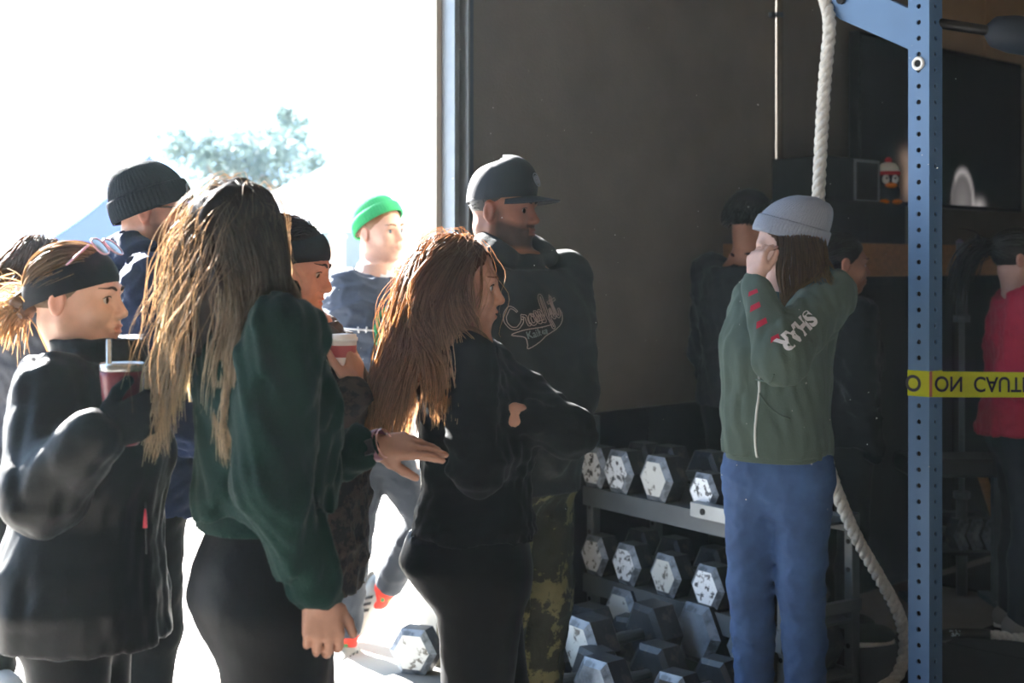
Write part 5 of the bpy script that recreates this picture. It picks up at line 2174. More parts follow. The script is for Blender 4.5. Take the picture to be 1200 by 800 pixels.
def ball_cap(h, m, parent, m_in):
    """cap with a six-panel crown, button, flat brim and a round front badge"""
    V, Fs = [], []
    nu, nv = 72, 14
    tl = math.radians(-4)
    for j in range(nv + 1):
        t = j / nv
        for i in range(nu):
            a = 2 * PI * i / nu
            q = math.cos(t * PI / 2) ** 0.62 if t < 1 else 0
            fr = max(0, math.sin(a)) ** 2
            q2 = q + fr * 0.10 * math.sin(PI * min(1, t * 1.25)) * (1 - t)
            seam = 1 - 0.012 * max(0, 1 - abs(((a - PI / 6) % (PI / 3)) - PI / 6) / 0.035)if False else 1
            d = (a % (PI / 3))
            d = min(d, PI / 3 - d)
            seam = 1 - 0.014 * max(0, 1 - d / 0.05)
            z = 0.008 + 0.012 * math.sin(a) + (0.118 + 0.006 * fr) * math.sin(t * PI / 2) ** 0.9
            V.append(h.w((CR_R[0] + 0.012) * q2 * seam * math.cos(a), CR_C[1] + 0.006 + (CR_R[1] + 0.012) * q2 * seam * math.sin(a), CR_C[2] - 0.012 + z))
    for j in range(nv):
        for i in range(nu):
            Fs.append((j * nu + i, j * nu + (i + 1) % nu, (j + 1) * nu + (i + 1) % nu, (j + 1) * nu + i))
    cap = mk('cap', V, Fs, m, parent)
    b = MB()
    top = h.w(0, CR_C[1] + 0.006, CR_C[2] + 0.116)
    b.lathe([(0.009, -0.003), (0.008, 0.003), (0.003, 0.006)], top, h.M, 12)
    b.build('button', m, cap, smooth=True)
    V, Fs = [], []
    n1, n2 = 24, 8
    for top_ in (0, 1):
        for j in range(n2 + 1):
            for i in range(n1 + 1):
                a = PI / 2 + (i / n1 - 0.5) * 2 * 1.12
                r = j / n2
                bx, by = (CR_R[0] + 0.012) * math.cos(a), CR_C[1] + 0.006 + (CR_R[1] + 0.012) * math.sin(a)
                ext = 0.078 * math.cos((i / n1 - 0.5) * PI) ** 0.55
                x, y = bx * (1 + 0.05 * r), by + ext * r
                z = CR_C[2] - 0.012 + 0.008 + 0.012 * math.sin(a) - 0.10 * x * x / 0.08 - 0.012 * r + 0.003 * top_
                V.append(h.w(x, y, z))
    k = (n1 + 1) * (n2 + 1)
    for top_ in (0, 1):
        for j in range(n2):
            for i in range(n1):
                q = top_ * k + j * (n1 + 1) + i
                f = (q, q + 1, q + n1 + 2, q + n1 + 1)
                Fs.append(f if top_ else f[::-1])
    for i in range(n1):
        q = n2 * (n1 + 1) + i
        Fs.append((q, q + 1, k + q + 1, k + q))
    mk('brim', V, Fs, m, cap)
    # badge on the front panel
    b = MB()
    c = h.w(0, CR_C[1] + 0.006 + (CR_R[1] + 0.012) * 1.0 + 0.004, CR_C[2] + 0.058)
    fz = unit(h.d(0, 0.93, 0.36)); fx = h.d(1, 0, 0); fy = np.cross(fz, fx)
    for rr in (0.021, 0.013):
        b.tube([c + rr * (math.cos(a) * fx + math.sin(a) * fy) for a in np.linspace(0, 2 * PI, 20, endpoint=False)], 0.0012, 5, closed=True)
    for a in np.linspace(0, PI, 4, endpoint=False):
        b.tube([c + 0.012 * (math.cos(a) * fx + math.sin(a) * fy), c - 0.012 * (math.cos(a) * fx + math.sin(a) * fy)], 0.001, 5)
    bd = b.build('badge', mat('pale_thread', '#8c93a0', 0.8), cap)
    return cap


def short_hair(h, col, parent, n=900, L=0.03, seed=3, grow=0.008, m=None, low=-0.05):
    def flow(Dd, t, Lc, rng):
        v = np.stack([Dd[:, 0] * 0.3, -0.6 * np.ones(len(Dd)), -0.55 - 0.3 * (Dd[:, 1] < 0)], 1)
        return v / np.linalg.norm(v, axis=1)[:, None]
    return strands(h, col, n, flow, seed, m or HD, parent, steps=6, ds=L / 6, r=0.0016, lay=(0.003, 0.008), core=cap_core(h, grow, low=low), clump=0.2, init=0.8)


def beard(kind):
    """stubble or beard on jaw, chin and upper lip"""
    def fc(L, col, base):
        x, y, z = L.T
        line = -0.018 - 0.30 * np.clip(y - 0.02, 0, 0.06)          # upper edge falls from sideburn to mouth
        jaw = np.clip((line - z) / 0.022, 0, 1) * np.clip((y + 0.012) / 0.026, 0, 1) * np.clip((0.118 + z) / 0.014, 0, 1)
        side = np.clip((np.abs(x) - 0.048) / 0.016, 0, 1) * np.clip((0.02 - z) / 0.03, 0, 1) * np.clip((y + 0.006) / 0.02, 0, 1) * np.clip((0.040 - y) / 0.026, 0, 1) * 0.8
        mo = np.clip((z + 0.056) / 0.006, 0, 1) * np.clip((-0.038 - z) / 0.006, 0, 1) * np.clip((0.034 - np.abs(x)) / 0.008, 0, 1) * (y > 0.072)
        lips = (np.abs(z + 0.064) < 0.011) & (np.abs(x) < 0.022) & (y > 0.086)
        w = np.clip(np.maximum(np.maximum(jaw, side), mo), 0, 1) * kind[1]
        w[lips] *= 0.45
        dark = np.array(lin(kind[0]))
        return col * (1 - w[:, None]) + dark * w[:, None]
    return fc


def jacket(f, m, o, lo, add, over, rs, fold=(0.016, 22, 1), name='hoodie', h=0.009, cuff=0.036, collar=(0.07, 0.064, 0.02), hood=None, step=None, cut=None, arms=(1, 1)):
    j = Sh()
    j.loft(f.stations(lo, 0.845, add, over), 0.02)
    if arms[0]:
        sleeve(j, f.shR, f.elR, f.wrR, rs, 0.05, cuff)
    if arms[1]:
        sleeve(j, f.shL, f.elL, f.wrL, rs, 0.05, cuff)
    nk = f.spine(0.845)
    if collar:
        j.loft([(nk[2] - 0.06, nk[0], nk[1], collar[0] + 0.012, collar[0] + 0.012, f.cyaw), (nk[2] - 0.02, nk[0], nk[1], collar[0], collar[0], f.cyaw), (nk[2] + collar[2], nk[0], nk[1], collar[1], collar[1], f.cyaw)], 0.02)
    if hood:
        # folded hood: a roll behind and beside the neck
        c = nk + A(0, 0, hood[1])
        ring = [c + f.cf * (0.075 * math.cos(a)) + f.cr * (0.105 * math.sin(a)) - A(0, 0, 0.03 * math.cos(a)) for a in np.linspace(-2.2 + PI, 2.2 + PI, 11)]
        for i in range(10):
            w = hood[0] * (0.75 + 0.6 * math.sin(PI * (i + 0.5) / 10))
            j.rc(ring[i], ring[i + 1], w, w, 0.02)
        j.ell(c - f.cf * 0.12 - A(0, 0, 0.06), (0.06, 0.1, 0.09), [f.cf, f.cr, UP], 0.04)
    j.folds(*fold)
    if cut is not None:
        j.cut(A(0, 0, cut), A(0, 0, -1))
    return cloth(name, j, m, o, h), j


# ================================================================== 3  man in navy hoodie and dark knitted hat
def person_navy():
    D = 4.0
    f = Fig(170, D, 1.77, 14, 'm', lean=(0.02, 0))
    h = Frame(W(180, 247, D), 4, 0, 0, 1.0)
    f.wrR = f.elR + f.cf * 0.2 + A(0, 0, -0.12); f.wrL = f.elL + f.cf * 0.2 + A(0, 0, -0.12)
    hd = dict(f=f.cf + A(0, 0, -0.5), n=A(0, 1, 0.2), curl=(0.4, 0.4, 0.3))
    o, sh = body_mesh(f, h, 'person', 'person in navy hoodie with dark knitted hat, beard and black sunglasses', '#bd8f7b', male=True, fine=0.0055, facecol=beard(('#33251e', 0.75)), neck_r=0.06)
    eyes(h, o)
    cl, j = jacket(f, m_navy, o, 0.455, 0.024, {0.455: (0.02, 0.02, 0), 0.6: (0.03, 0.03, 0), 0.8: (0.015, 0.015, 0)}, (0.088, 0.075, 0.055), (0.02, 20, 4), hood=(0.036, 0.015))
    # white print on the sleeve
    b0 = W(203, 352, D - 0.4)
    decal_strokes([smooth_path([(-0.06, -0.02), (-0.03, -0.005), (0.0, 0.0), (0.03, 0.012), (0.05, 0.03)], 4), smooth_path([(-0.03, -0.012), (0.01, -0.004), (0.035, 0.006)], 4)], b0, A(1, 0, 0), UP, A(0, -1, 0), j, m_whiteknit, cl, 'print', 0.006)
    pants(f, m_blackfab, o, (0.105, 0.08, 0.07), 0.016, 0.56, fold=0.008)
    for an in (f.ankR, f.ankL):
        shoe(f, an, f.fw, m_shoe_b, o, m_sole_w)
    bn = beanie(h, m_dknit, o, 56, -0.034, 20, 0.112, 0.058, 0.012, 0.014)
    b = MB(); c = h.w(0.03, CR_C[1] + CR_R[1] + 0.014, 0.062)
    b.box(c, (0.02, 0.002, 0.014), [h.d(1, 0.35, 0), h.d(-0.35, 1, 0.25), UP]); b.build('label_patch', mat('grey_label', '#7c848c', 0.7), bn)
    sunglasses(h, (0, 0.104, 0.002), 0, mat('black_plastic', '#0d0e10', 0.25), mat('black_lens', '#101214', 0.08), 0.142, 0.042, 0.105, label='black sunglasses worn below a dark knitted hat')
    return o


# ================================================================== 4  woman with black headband and brown woven jacket
def person_brown():
    D = 3.42
    f = Fig(352, D, 1.60, 4, 'f', lean=(0.02, 0))
    h = Frame(W(339, 312, D), -4, -14, 0, 0.98)
    f.elR = W(385, 505, D - 0.18); f.wrR = W(413, 460, D - 0.20)
    f.elL = W(395, 500, D + 0.2); f.wrL = W(420, 470, D + 0.15)
    hr = dict(f=A(0.05, 0.25, 1), n=A(-0.9, 0.35, 0.1), curl=(0.5, 0.7, 0.5), thumb=(0.6, 0.5, 0.4))
    o, sh = body_mesh(f, h, 'person', 'person in brown woven jacket and black headband holding a paper cup', '#b98672', handR=hr, fine=0.0046, hand_s=0.92)
    eyes(h, o, '#2c2018', (0.1, 1, -0.35))
    eyebrows(h, sh, o, m_brow_k)
    cl, j = jacket(f, m_brown, o, 0.455, 0.022, {0.455: (0.02, 0.03, 0), 0.6: (0.02, 0.03, 0.01), 0.8: (0.015, 0.02, 0)}, (0.078, 0.064, 0.045), (0.018, 24, 6), name='jacket', collar=(0.07, 0.064, 0.0))
    pants(f, m_jean_d, o, (0.095, 0.062, 0.045), 0.01, 0.54)
    for an in (f.ankR, f.ankL):
        shoe(f, an, f.fw, m_shoe_b, o, m_sole_w)
    dn = h.M @ A(0, 0, -1.0)

    def flow(Dd, t, L, rng):
        w = np.clip(t * 2.4, 0, 1)
        back = np.stack([np.sign(Dd[:, 0]) * 0.4, -0.8 * np.ones(len(Dd)), np.full(len(Dd), -0.3)], 1)
        v = back * (1 - w) + np.tile(dn, (len(Dd), 1)) * w - A(0, 0.15, 0)
        return v / np.linalg.norm(v, axis=1)[:, None]
    strands(h, lin('#3a2a20'), 1300, flow, 41, HB, o, steps=12, ds=0.026, r=0.0014, collide=head_collider(h, j), lay=(0.003, 0.014), core=cap_core(h, 0.005), wave=0.4, clump=0.4, init=0.9)
    headband(h, m_band, o, 0.098, 0.038, 0.01, -0.04, 0.0125)
    # paper cup
    c = W(402, 0, D - 0.185); c[2] = CAMZ - (446 - HORIZON) / F * (D - 0.185)
    b = MB(); b.lathe([(0.024, 0.0), (0.025, 0.002), (0.032, 0.095)], c, None, 24)
    cup = b.build('paper_cup', mat('white_paper', '#e8e4e2', 0.6), smooth=True, origin=c)
    tag(cup, 'white lidded paper cup with a red band held by the brown jacket', 'cup')
    b = MB(); b.lathe([(0.0335, 0.092), (0.034, 0.099), (0.031, 0.101), (0.030, 0.107), (0.01, 0.108)], c, None, 24); b.build('lid', mat('white_lid', '#f2f2f2', 0.35), cup, smooth=True)
    b = MB(); b.lathe([(0.0292, 0.055), (0.0316, 0.082)], c, None, 24, cap=False); b.build('band', mat('red_band', '#b05a5e', 0.6), cup, smooth=True)
    return o


# ================================================================== 5  walker with green knitted hat
def person_walker():
    D = 5.5
    f = Fig(438, D, 1.745, -42, 'm', lean=(0.02, 0), shoulder=0.17)
    h = Frame(W(446, 271, D), -38, 0, 3, 1.0)
    f.shR = W(407, 338, D - 0.1); f.shL = W(472, 335, D + 0.06)
    f.elR = W(409, 440, D - 0.12); f.wrR = W(452, 478, D - 0.22)
    f.elL = W(474, 432, D + 0.12); f.wrL = W(480, 500, D)
    f.hipR = W(424, 525, D - 0.02); f.kneeR = W(414, 640, D - 0.02); f.ankR = W(405, 755, D + 0.05)
    f.hipL = W(455, 525, D + 0.02); f.kneeL = W(500, 610, D + 0.05); f.ankL = W(447, 697, D + 0.20)
    f.toeR = A(-0.15, -0.95, -0.1); f.toeL = unit(A(-0.36, -0.1, -0.92)); f.fup = A(0.92, -0.25, -0.3)
    o, sh = body_mesh(f, h, 'person', 'person in slate tee over white sleeves and green knitted hat walking in', '#d3a590', male=True, fine=0.006, neck_r=0.058)
    eyes(h, o, '#4a5a66')
    eyebrows(h, sh, o, mat('fair_brow', '#7a5a44', 0.8))
    u = Sh()
    for a, e_, w in ((f.shR, f.elR, f.wrR), (f.shL, f.elL, f.wrL)):
        sleeve(u, a, e_, w, (0.06, 0.052, 0.04), 0.03, 0.034)
    u.folds(0.012, 34, 5)
    nk = f.spine(0.85)
    u.loft([(nk[2] - 0.05, nk[0], nk[1], 0.075, 0.075, 0), (nk[2] + 0.004, nk[0], nk[1], 0.064, 0.064, 0)], 0.01)
    cloth('undershirt', u, m_whiteknit, o, 0.009)
    t = Sh()
    t.loft(f.stations(0.52, 0.84, 0.018, {0.5: (0.03, 0.03, 0), 0.7: (0.015, 0.02, 0), 0.85: (0.01, 0.01, 0)}), 0.02)
    for a, e_ in ((f.shR, f.elR), (f.shL, f.elL)):
        t.rc(a, a + (e_ - a) * 0.62, 0.078, 0.076, 0.04)
    t.folds(0.016, 22, 9)
    cl = cloth('tee', t, m_tee, o, 0.009)
    # emblem: green wreath with pale scrawl and bar
    c = W(462, 388, D - 0.2)
    n = f.cf
    uu = np.cross(UP, n) * 1.0
    uu = unit(uu)
    ring = [[(0.052 * math.cos(a) * (1 + 0.12 * math.sin(9 * a)), 0.075 * math.sin(a) * (1 + 0.1 * math.cos(7 * a))) for a in np.linspace(0.3, 6.1, 50)]]
    decal_strokes(ring, c, uu, UP, n, t, mat('green_print', '#2f8a5c', 0.8), cl, 'print', 0.009)
    decal_strokes([smooth_path([(0.02, 0.06), (-0.03, 0.04), (0.0, 0.0), (0.03, -0.03), (-0.01, -0.06)], 6), smooth_path([(-0.035, 0.02), (-0.045, -0.02), (-0.03, -0.05)], 5)], c, uu, UP, n, t, mat('grey_print', '#8d9aa4', 0.8), cl, 'scrawl', 0.0035)
    decal_strokes([[(-0.15 + 0.01 * i, 0.012 - 0.001 * i) for i in range(11)], [(-0.105, -0.005), (-0.105, 0.018)], [(-0.085, -0.004), (-0.085, 0.018)]], c, uu, UP, n, t, m_whiteknit, cl, 'bar', 0.0035)
    pants(f, m_jean_d, o, (0.085, 0.068, 0.058), 0.012, 0.56, hem=0.80, fold=0.010)
    socks = []
    for an, kn in ((f.ankR, f.kneeR), (f.ankL, f.kneeL)):
        d_ = unit(kn - an)
        s1 = Sh(); s1.rc(an - d_ * 0.02, an + d_ * 0.14, 0.045, 0.047, 0.01)
        V, Fc = nets(s1, 0.008); sk = mk('sock', V, Fc, mat('patterned_sock', '#3d7a4a', 0.9, col2='#c8382e', thresh=(0.5, 0.52), nscale=14), o)
        b = MB(); sx = unit(np.cross(d_, A(0, 1, 0.1))); sy = np.cross(d_, sx)
        b.lathe([(0.049, 0.0), (0.0495, 0.035)], an + d_ * 0.025, (sx, sy, d_), 16, cap=False); b.build('sock_band', mat('red_sock_band', '#d23a2c', 0.9), sk, smooth=True)
    shoe_w(f, f.ankR, f.toeR, o, UP)
    up2 = unit(f.fup)
    tl = f.toeL
    up2 = unit(up2 - tl * np.dot(up2, tl))
    shoe_w(f, f.ankL, tl, o, up2)
    bn = beanie(h, m_gknit, o, 52, -0.006, 30, 0.118, 0.045, 0.012, 0.012)
    short_hair(h, lin('#a5744e'), o, 300, 0.03, 5, 0.004)
    return o


def shoe_w(f, an, toe, o, up):
    """white trainer with three dark stripes"""
    toe = unit(toe)
    up = unit(up - toe * np.dot(up, toe))
    sd = np.cross(toe, up)
    g = an - up * 0.085
    sh = Sh()
    sh.rc(an - up * 0.005, g + up * 0.05, 0.044, 0.044, 0.02)
    sh.rc(g + up * 0.045 - toe * 0.03, g + up * 0.036 + toe * 0.155, 0.041, 0.034, 0.03)
    sh.ell(g + up * 0.034 + toe * 0.13, (0.047, 0.085, 0.034), [sd, toe, up], 0.03)
    sh.cut(g + up * 0.016, -up)
    sho = cloth('shoe', sh, mat('white_trainer_leather', '#8d8d8a', 0.6), o, 0.0075)
    s2 = Sh()
    s2.ell(g + up * 0.012 + toe * 0.075, (0.053, 0.15, 0.05), [sd, toe, up], 0.01)
    s2.cut(g + up * 0.026, up); s2.cut(g, -up)
    cloth('sole', s2, mat('off_white_sole', '#6f695f', 0.6), sho, 0.007)
    m_k = mat('black_stripe', '#15171c', 0.6)
    for sg in (-1, 1):
        for i in range(3):
            x = 0.03 + i * 0.028
            q = [(x + 0.0, 0.03), (x + 0.013, 0.03), (x - 0.012, 0.068), (x - 0.025, 0.068)]
            decal_poly([q], g, toe, up, sd * sg, sh, m_k, sho, 'stripe', 0.005)


# ================================================================== 7  tall man in cap, charcoal hoodie with script, camouflage trousers
def person_cap():
    D = 4.3
    f = Fig(606, D, 1.785, -42, 'm', lean=(0.0, 0.0), twist=-4, width=1.04, depth=1.06)
    h = Frame(W(590, 246, D), -24, -2, 0, 1.02)
    f.elL = W(668, 462, D + 0.02); f.wrL = W(646, 540, D - 0.15)
    f.elR = W(545, 455, D - 0.15); f.wrR = W(590, 530, D - 0.28)
    o, sh = body_mesh(f, h, 'person', 'tall person in dark hoodie with script lettering, cap and camouflage trousers', '#8f5f48', male=True, fine=0.0048, facecol=beard(('#17110e', 0.88)), neck_r=0.064, brow=0.001)
    eyes(h, o, '#1c130e', (0.25, 1, -0.1))
    eyebrows(h, sh, o, m_brow_k, 0.004)
    cl, j = jacket(f, m_dkhood, o, 0.455, 0.026, {0.455: (0.012, 0.02, 0), 0.55: (0.03, 0.03, 0), 0.7: (0.02, 0.025, 0), 0.8: (0.015, 0.02, 0)}, (0.092, 0.08, 0.056), (0.010, 15, 12), hood=(0.034, 0.03), collar=(0.082, 0.07, 0.02), cuff=0.04)
    # script
    U = 0.0295
    L_ = {
        'C': [(1.25, 1.55), (1.1, 1.9), (0.75, 2.05), (0.3, 1.6), (0.1, 0.85), (0.3, 0.15), (0.8, 0.0), (1.2, 0.3), (1.38, 0.75)],
        'r': [(1.38, 0.75), (1.5, 1.1), (1.6, 1.05), (1.85, 0.95), (1.82, 0.5), (1.95, 0.1), (2.15, 0.25)],
        'o': [(2.5, 1.0), (2.2, 0.75), (2.22, 0.25), (2.5, 0.05), (2.78, 0.3), (2.75, 0.8), (2.5, 1.0), (2.85, 0.85)],
        's': [(2.9, 0.2), (3.2, 1.15), (3.42, 0.6), (3.3, 0.08), (3.0, 0.15)],
        's2': [(3.4, 0.2), (3.72, 1.15), (3.95, 0.6), (3.82, 0.08), (3.5, 0.15)],
        'F': [(4.1, 0.5), (4.3, 1.6), (4.6, 2.4), (4.85, 2.3), (4.7, 1.4), (4.5, 0.2), (4.45, -0.6), (4.65, -0.7), (4.72, 0.1), (4.95, 0.5)],
        'i': [(5.0, 0.5), (5.15, 1.0), (5.15, 0.3), (5.35, 0.08), (5.55, 0.4)],
        't': [(5.55, 0.4), (5.9, 2.2), (5.75, 0.5), (5.95, 0.05), (6.3, 0.35), (6.4, 0.8)],
        'bar': [(5.3, 1.55), (5.9, 1.65), (6.5, 1.75)],
    }
    n = f.cf
    uu = unit(np.cross(UP, n)); vv = UP
    a = math.radians(11)
    u2 = uu * math.cos(a) + vv * math.sin(a); v2 = -uu * math.sin(a) + vv * math.cos(a)
    c = W(619, 369, D - 0.16) - u2 * 3.3 * U - v2 * 0.75 * U
    pale = mat('pale_pink_thread', '#a38f88', 0.8)
    paths = [outline(smooth_path([(x * U, y * U) for x, y in p], 5), 0.0036) for p in L_.values()]
    sw = smooth_path([(6.45 * U, 0.7 * U), (6.6 * U, 0.2 * U), (6.0 * U, -0.55 * U), (4.0 * U, -1.25 * U), (1.45 * U, -2.15 * U), (1.3 * U, -1.75 * U), (1.15 * U, -1.0 * U), (0.15 * U, -0.55 * U), (1.2 * U, -0.3 * U), (3.0 * U, -0.4 * U), (4.4 * U, -0.42 * U)], 6)
    decal_strokes(paths, c, u2, v2, n, j, pale, cl, 'script', 0.0013, off=0.001)
    decal_strokes([sw], c, u2, v2, n, j, pale, cl, 'swoosh', 0.0015, off=0.001)
    V, Fs = text_mesh('Kailua', 0.030, 0.0005)
    V[:, 0] += 1.35 * U; V[:, 1] += -1.2 * U
    decal_mesh(V, Fs, c, u2, v2, n, j, mat('dim_thread', '#6f7878', 0.8), cl, 'small_script')
    pk = Sh()
    pants(f, m_camo, o, (0.108, 0.086, 0.078), 0.02, 0.56, fold=0.016, seed=7)
    for an in (f.ankR, f.ankL):
        shoe(f, an, f.fw, m_shoe_g, o, m_sole_w)
    ball_cap(h, mat('black_cap_cotton', '#141a24', 0.8, sheen=0.15, bump=0.1, bscale=300), o, None)
    short_hair(h, lin('#15100d'), o, 500, 0.008, 9, 0.001, low=-0.035)
    return o


# ================================================================== 8  woman in grey knitted hat and sage hoodie
def person_sage():
    D = 4.45
    f = Fig(911, D, 1.70, -122, 'f', lean=(-0.02, 0.0), twist=0, shoulder=0.17, width=0.93)
    h = Frame(W(923, 288, D), 170, -10, 0, 1.0)
    f.shR = W(884, 350, D + 0.10)
    f.shL = W(972, 345, D - 0.06)
    f.elL = W(915, 420, D - 0.33); f.wrL = W(886, 330, D - 0.20)
    f.elR = W(872, 425, D + 0.14); f.wrR = W(862, 484, D + 0.0)
    hl = dict(f=A(0.05, 0.12, 1), n=A(0.75, 0.62, -0.1), curl=(0.75, 0.85, 0.5), thumb=(0.8, 0.35, 0.5), spread=0.03)
    hr = dict(f=A(0.35, -0.2, -0.8), n=A(0.8, -0.2, 0.3), curl=(0.3, 0.3, 0.2))
    o, sh = body_mesh(f, h, 'person', 'person in sage green zip hoodie and grey knitted hat with hand at face', '#d2ab9c', handL=hl, handR=hr, fine=0.0052, hand_s=0.95)
    eyes(h, o)
    j = Sh()
    zh = CAMZ - (530 - HORIZON) / F * D
    j.loft(f.stations(0.50, 0.84, 0.018, {0.5: (-0.01, 0.006, 0.0), 0.545: (0.0, 0.022, 0.01), 0.62: (0.03, 0.04, 0.012), 0.72: (0.012, 0.025, 0.0), 0.85: (0.008, 0.008, 0)}, zlo=zh), 0.02)
    sleeve(j, f.shL, f.elL, f.wrL - A(0, 0, 0.012), (0.085, 0.074, 0.05), 0.05, 0.037)
    sleeve(j, f.shR, f.elR, f.wrR, (0.074, 0.060, 0.046), 0.04, 0.036)
    nk = f.spine(0.845)
    c = nk + A(0.03, 0, 0.0)
    ring = [c + f.cf * (0.07 * math.cos(a)) + f.cr * (0.10 * math.sin(a)) - A(0, 0, 0.05 * math.cos(a)) for a in np.linspace(-2.3 + PI, 2.3 + PI, 11)]
    for i in range(10):
        w = 0.034 * (0.7 + 0.7 * math.sin(PI * (i + 0.5) / 10))
        j.rc(ring[i], ring[i + 1], w, w, 0.02)
    j.ell(c - f.cf * 0.13 - A(0, 0, 0.07), (0.06, 0.1, 0.1), [f.cf, f.cr, UP], 0.04)
    j.folds(0.012, 16, 14, (1.2, 1.2, 0.7))
    cl = cloth('hoodie', j, m_olive, o, 0.008)
    hem = Sh()
    hem.loft(f.stations(0.455, 0.66, 0.014, {0.48: (-0.012, 0.006, 0.0), 0.55: (-0.006, 0.016, 0.008), 0.6: (0.02, 0.034, 0.01)}), 0.01)
    hem.cut(A(0, 0, zh + 0.035), UP); hem.cut(A(0, 0, zh - 0.02), -UP)
    cloth('hem_band', hem, m_olive, cl, 0.008)
    # zip
    zc = [A(0, 0, 0)] * 0
    zs_ = np.linspace(zh - 0.012, zh + 0.40, 26)
    zp = on_surface(j, [A(*(f.spine(z / f.H)[:2]), z) + f.cf * 0.25 - f.cr * (0.008 * math.sin(z * 18)) for z in zs_], -f.cf, 0.1, 0.0012)
    b = MB(); b.tube(zp, 0.0042, 6); b.build('zip', mat('pale_zip', '#c4c8c6', 0.5, metal=0.3), cl, smooth=True)
    # pocket edge
    pe = on_surface(j, smooth_path([W(x, y, D - 0.45) for x, y in ((911, 440), (908, 455), (911, 470), (920, 485), (934, 497), (948, 503))], 4), A(0, 1, 0), 0.05, 0.001)
    b = MB(); b.tube(pe, 0.003, 6); b.build('pocket_edge', m_olive, cl, smooth=True)
    # sleeve lettering
    V, Fs = text_mesh('SHAR', 0.066, 0.003)
    u = unit(A(-0.80, -0.35, -0.60)); v = unit(A(0.60, 0.1, -0.80))
    decal_mesh(V, Fs, W(958, 360, D - 0.38) + A(0, 0, 0), u, v, A(0.05, -1, 0.1), j, m_whiteknit, cl, 'lettering', 0.0015)
    m_rp = mat('red_print', '#b0203c', 0.8)
    for (x, y, w, hh, sk) in ((893, 344, 11, 11, 3), (894, 361, 12, 15, 4), (899, 380, 13, 16, 4), (911, 397, 11, 13, 3)):
        q = [(-w, -hh * 0.6 - sk), (w, -hh * 0.2 + sk), (w * 0.8, hh * 0.6 + sk), (-w * 0.8, hh * 0.4 - sk)]
        decal_poly([[(a / 804 * 1.0, b_ / 804) for a, b_ in q]], W(x, y, D - 0.42), A(1, 0, 0), UP, A(0, -1, 0), j, m_rp, cl, 'red_patch', 0.0014)
    pants(f, m_jean, o, (0.092, 0.069, 0.060), 0.008, 0.62, fold=0.008, seed=4, name='jeans', h=0.009)
    for an in (f.ankR, f.ankL):
        shoe(f, an, f.fw, m_shoe_g, o, m_sole_w)
    bn = beanie(h, m_greyknit, o, 66, -0.010, 26, 0.136, 0.05, 0.045, 0.014)
    b = MB(); c = h.w(-0.035, CR_C[1] + 0.098, 0.075)
    b.box(c, (0.012, 0.0015, 0.006), [h.d(1, 0.5, 0), h.d(-0.5, 1, 0.3), UP]); b.build('hat_tag', m_dark, bn)
    dn = h.M @ A(0, 0, -1.0)

    def flow(Dd, t, L, rng):
        w = np.clip(t * 5, 0, 1)
        back = np.stack([np.sign(Dd[:, 0]) * 0.7, 0.1 * np.ones(len(Dd)), np.full(len(Dd), -0.6)], 1)
        v = back * (1 - w) + np.tile(dn, (len(Dd), 1)) * w + A(0, -0.05, 0)
        return v / np.linalg.norm(v, axis=1)[:, None]
    strands(h, lin('#6f5138'), 1900, flow, 51, HB, o, steps=12, ds=0.026, r=0.0014, collide=head_collider(h, j), lay=(0.003, 0.012), wave=0.25, clump=0.45, init=0.95,
            region=lambda Dd: (Dd[:, 2] < 0.35) & (Dd[:, 1] < 0.55), lens=(0.7, 1.0), col_tip=lin('#94703f'), core=cap_core(h, 0.003))
    return o


# ================================================================== 9, 10, 11, 12  people further back
def person_behind_man():
    D = 6.05
    f = Fig(874, D, 1.80, 40, 'm', lean=(0.02, 0))
    h = Frame(W(881, 256, D), 30, 0, 0, 1.06)
    o, sh = body_mesh(f, h, 'person', 'dark-haired person in dark navy jacket standing behind the grey knitted hat', '#a87862', male=True, fine=0.0065, step=0.02)
    jacket(f, m_dkjkt, o, 0.47, 0.028, {0.47: (0.02, 0.02, 0), 0.8: (0.015, 0.02, 0)}, (0.09, 0.075, 0.055), (0.018, 20, 21), name='jacket', h=0.012, collar=(0.078, 0.072, 0.02))
    pants(f, m_blackfab, o, (0.105, 0.08, 0.068), 0.016, 0.56, fold=0.006, h=0.014)
    for an in (f.ankR, f.ankL):
        shoe(f, an, f.fw, m_shoe_b, o, m_sole_w)
    short_hair(h, lin('#14110f'), o, 1500, 0.05, 15, 0.004, low=-0.055)


def person_behind_woman():
    D = 5.6
    f = Fig(985, D, 1.60, 12, 'f')
    h = Frame(W(987, 309, D), 6, -4, 0, 1.0)
    o, sh = body_mesh(f, h, 'person', 'person in black clothes with dark hair looking towards the rig post', '#a67a66', fine=0.006, step=0.02)
    eyes(h, o)
    eyebrows(h, sh, o, m_brow_k)
    cl, j = jacket(f, m_blackfab, o, 0.47, 0.018, {0.47: (0.02, 0.02, 0), 0.8: (0.01, 0.01, 0)}, (0.075, 0.06, 0.046), (0.016, 22, 22), name='jacket', h=0.012)
    pants(f, m_legging, o, (0.095, 0.062, 0.045), 0.008, 0.56, fold=0.003, h=0.014, name='leggings')
    for an in (f.ankR, f.ankL):
        shoe(f, an, f.fw, m_shoe_b, o, m_sole_w)
    bun = A(0, -0.12, 0.0)

    def flow(Dd, t, L, rng):
        v = bun - L
        return v / (np.linalg.norm(v, axis=1)[:, None] + 1e-6)
    strands(h, lin('#171210'), 700, flow, 61, HD, o, steps=9, ds=0.018, r=0.0017, collide=head_collider(h), lay=(0.003, 0.009), core=cap_core(h, 0.005), init=0.9, damp=0.4, clump=0.2)
    tail(h.w(0, -0.115, 0.0), A(-0.5, 0, -0.8), 120, 0.22, 0.2, lin('#171210'), o, 63, grav=1.5, r=0.0018, m=HD)


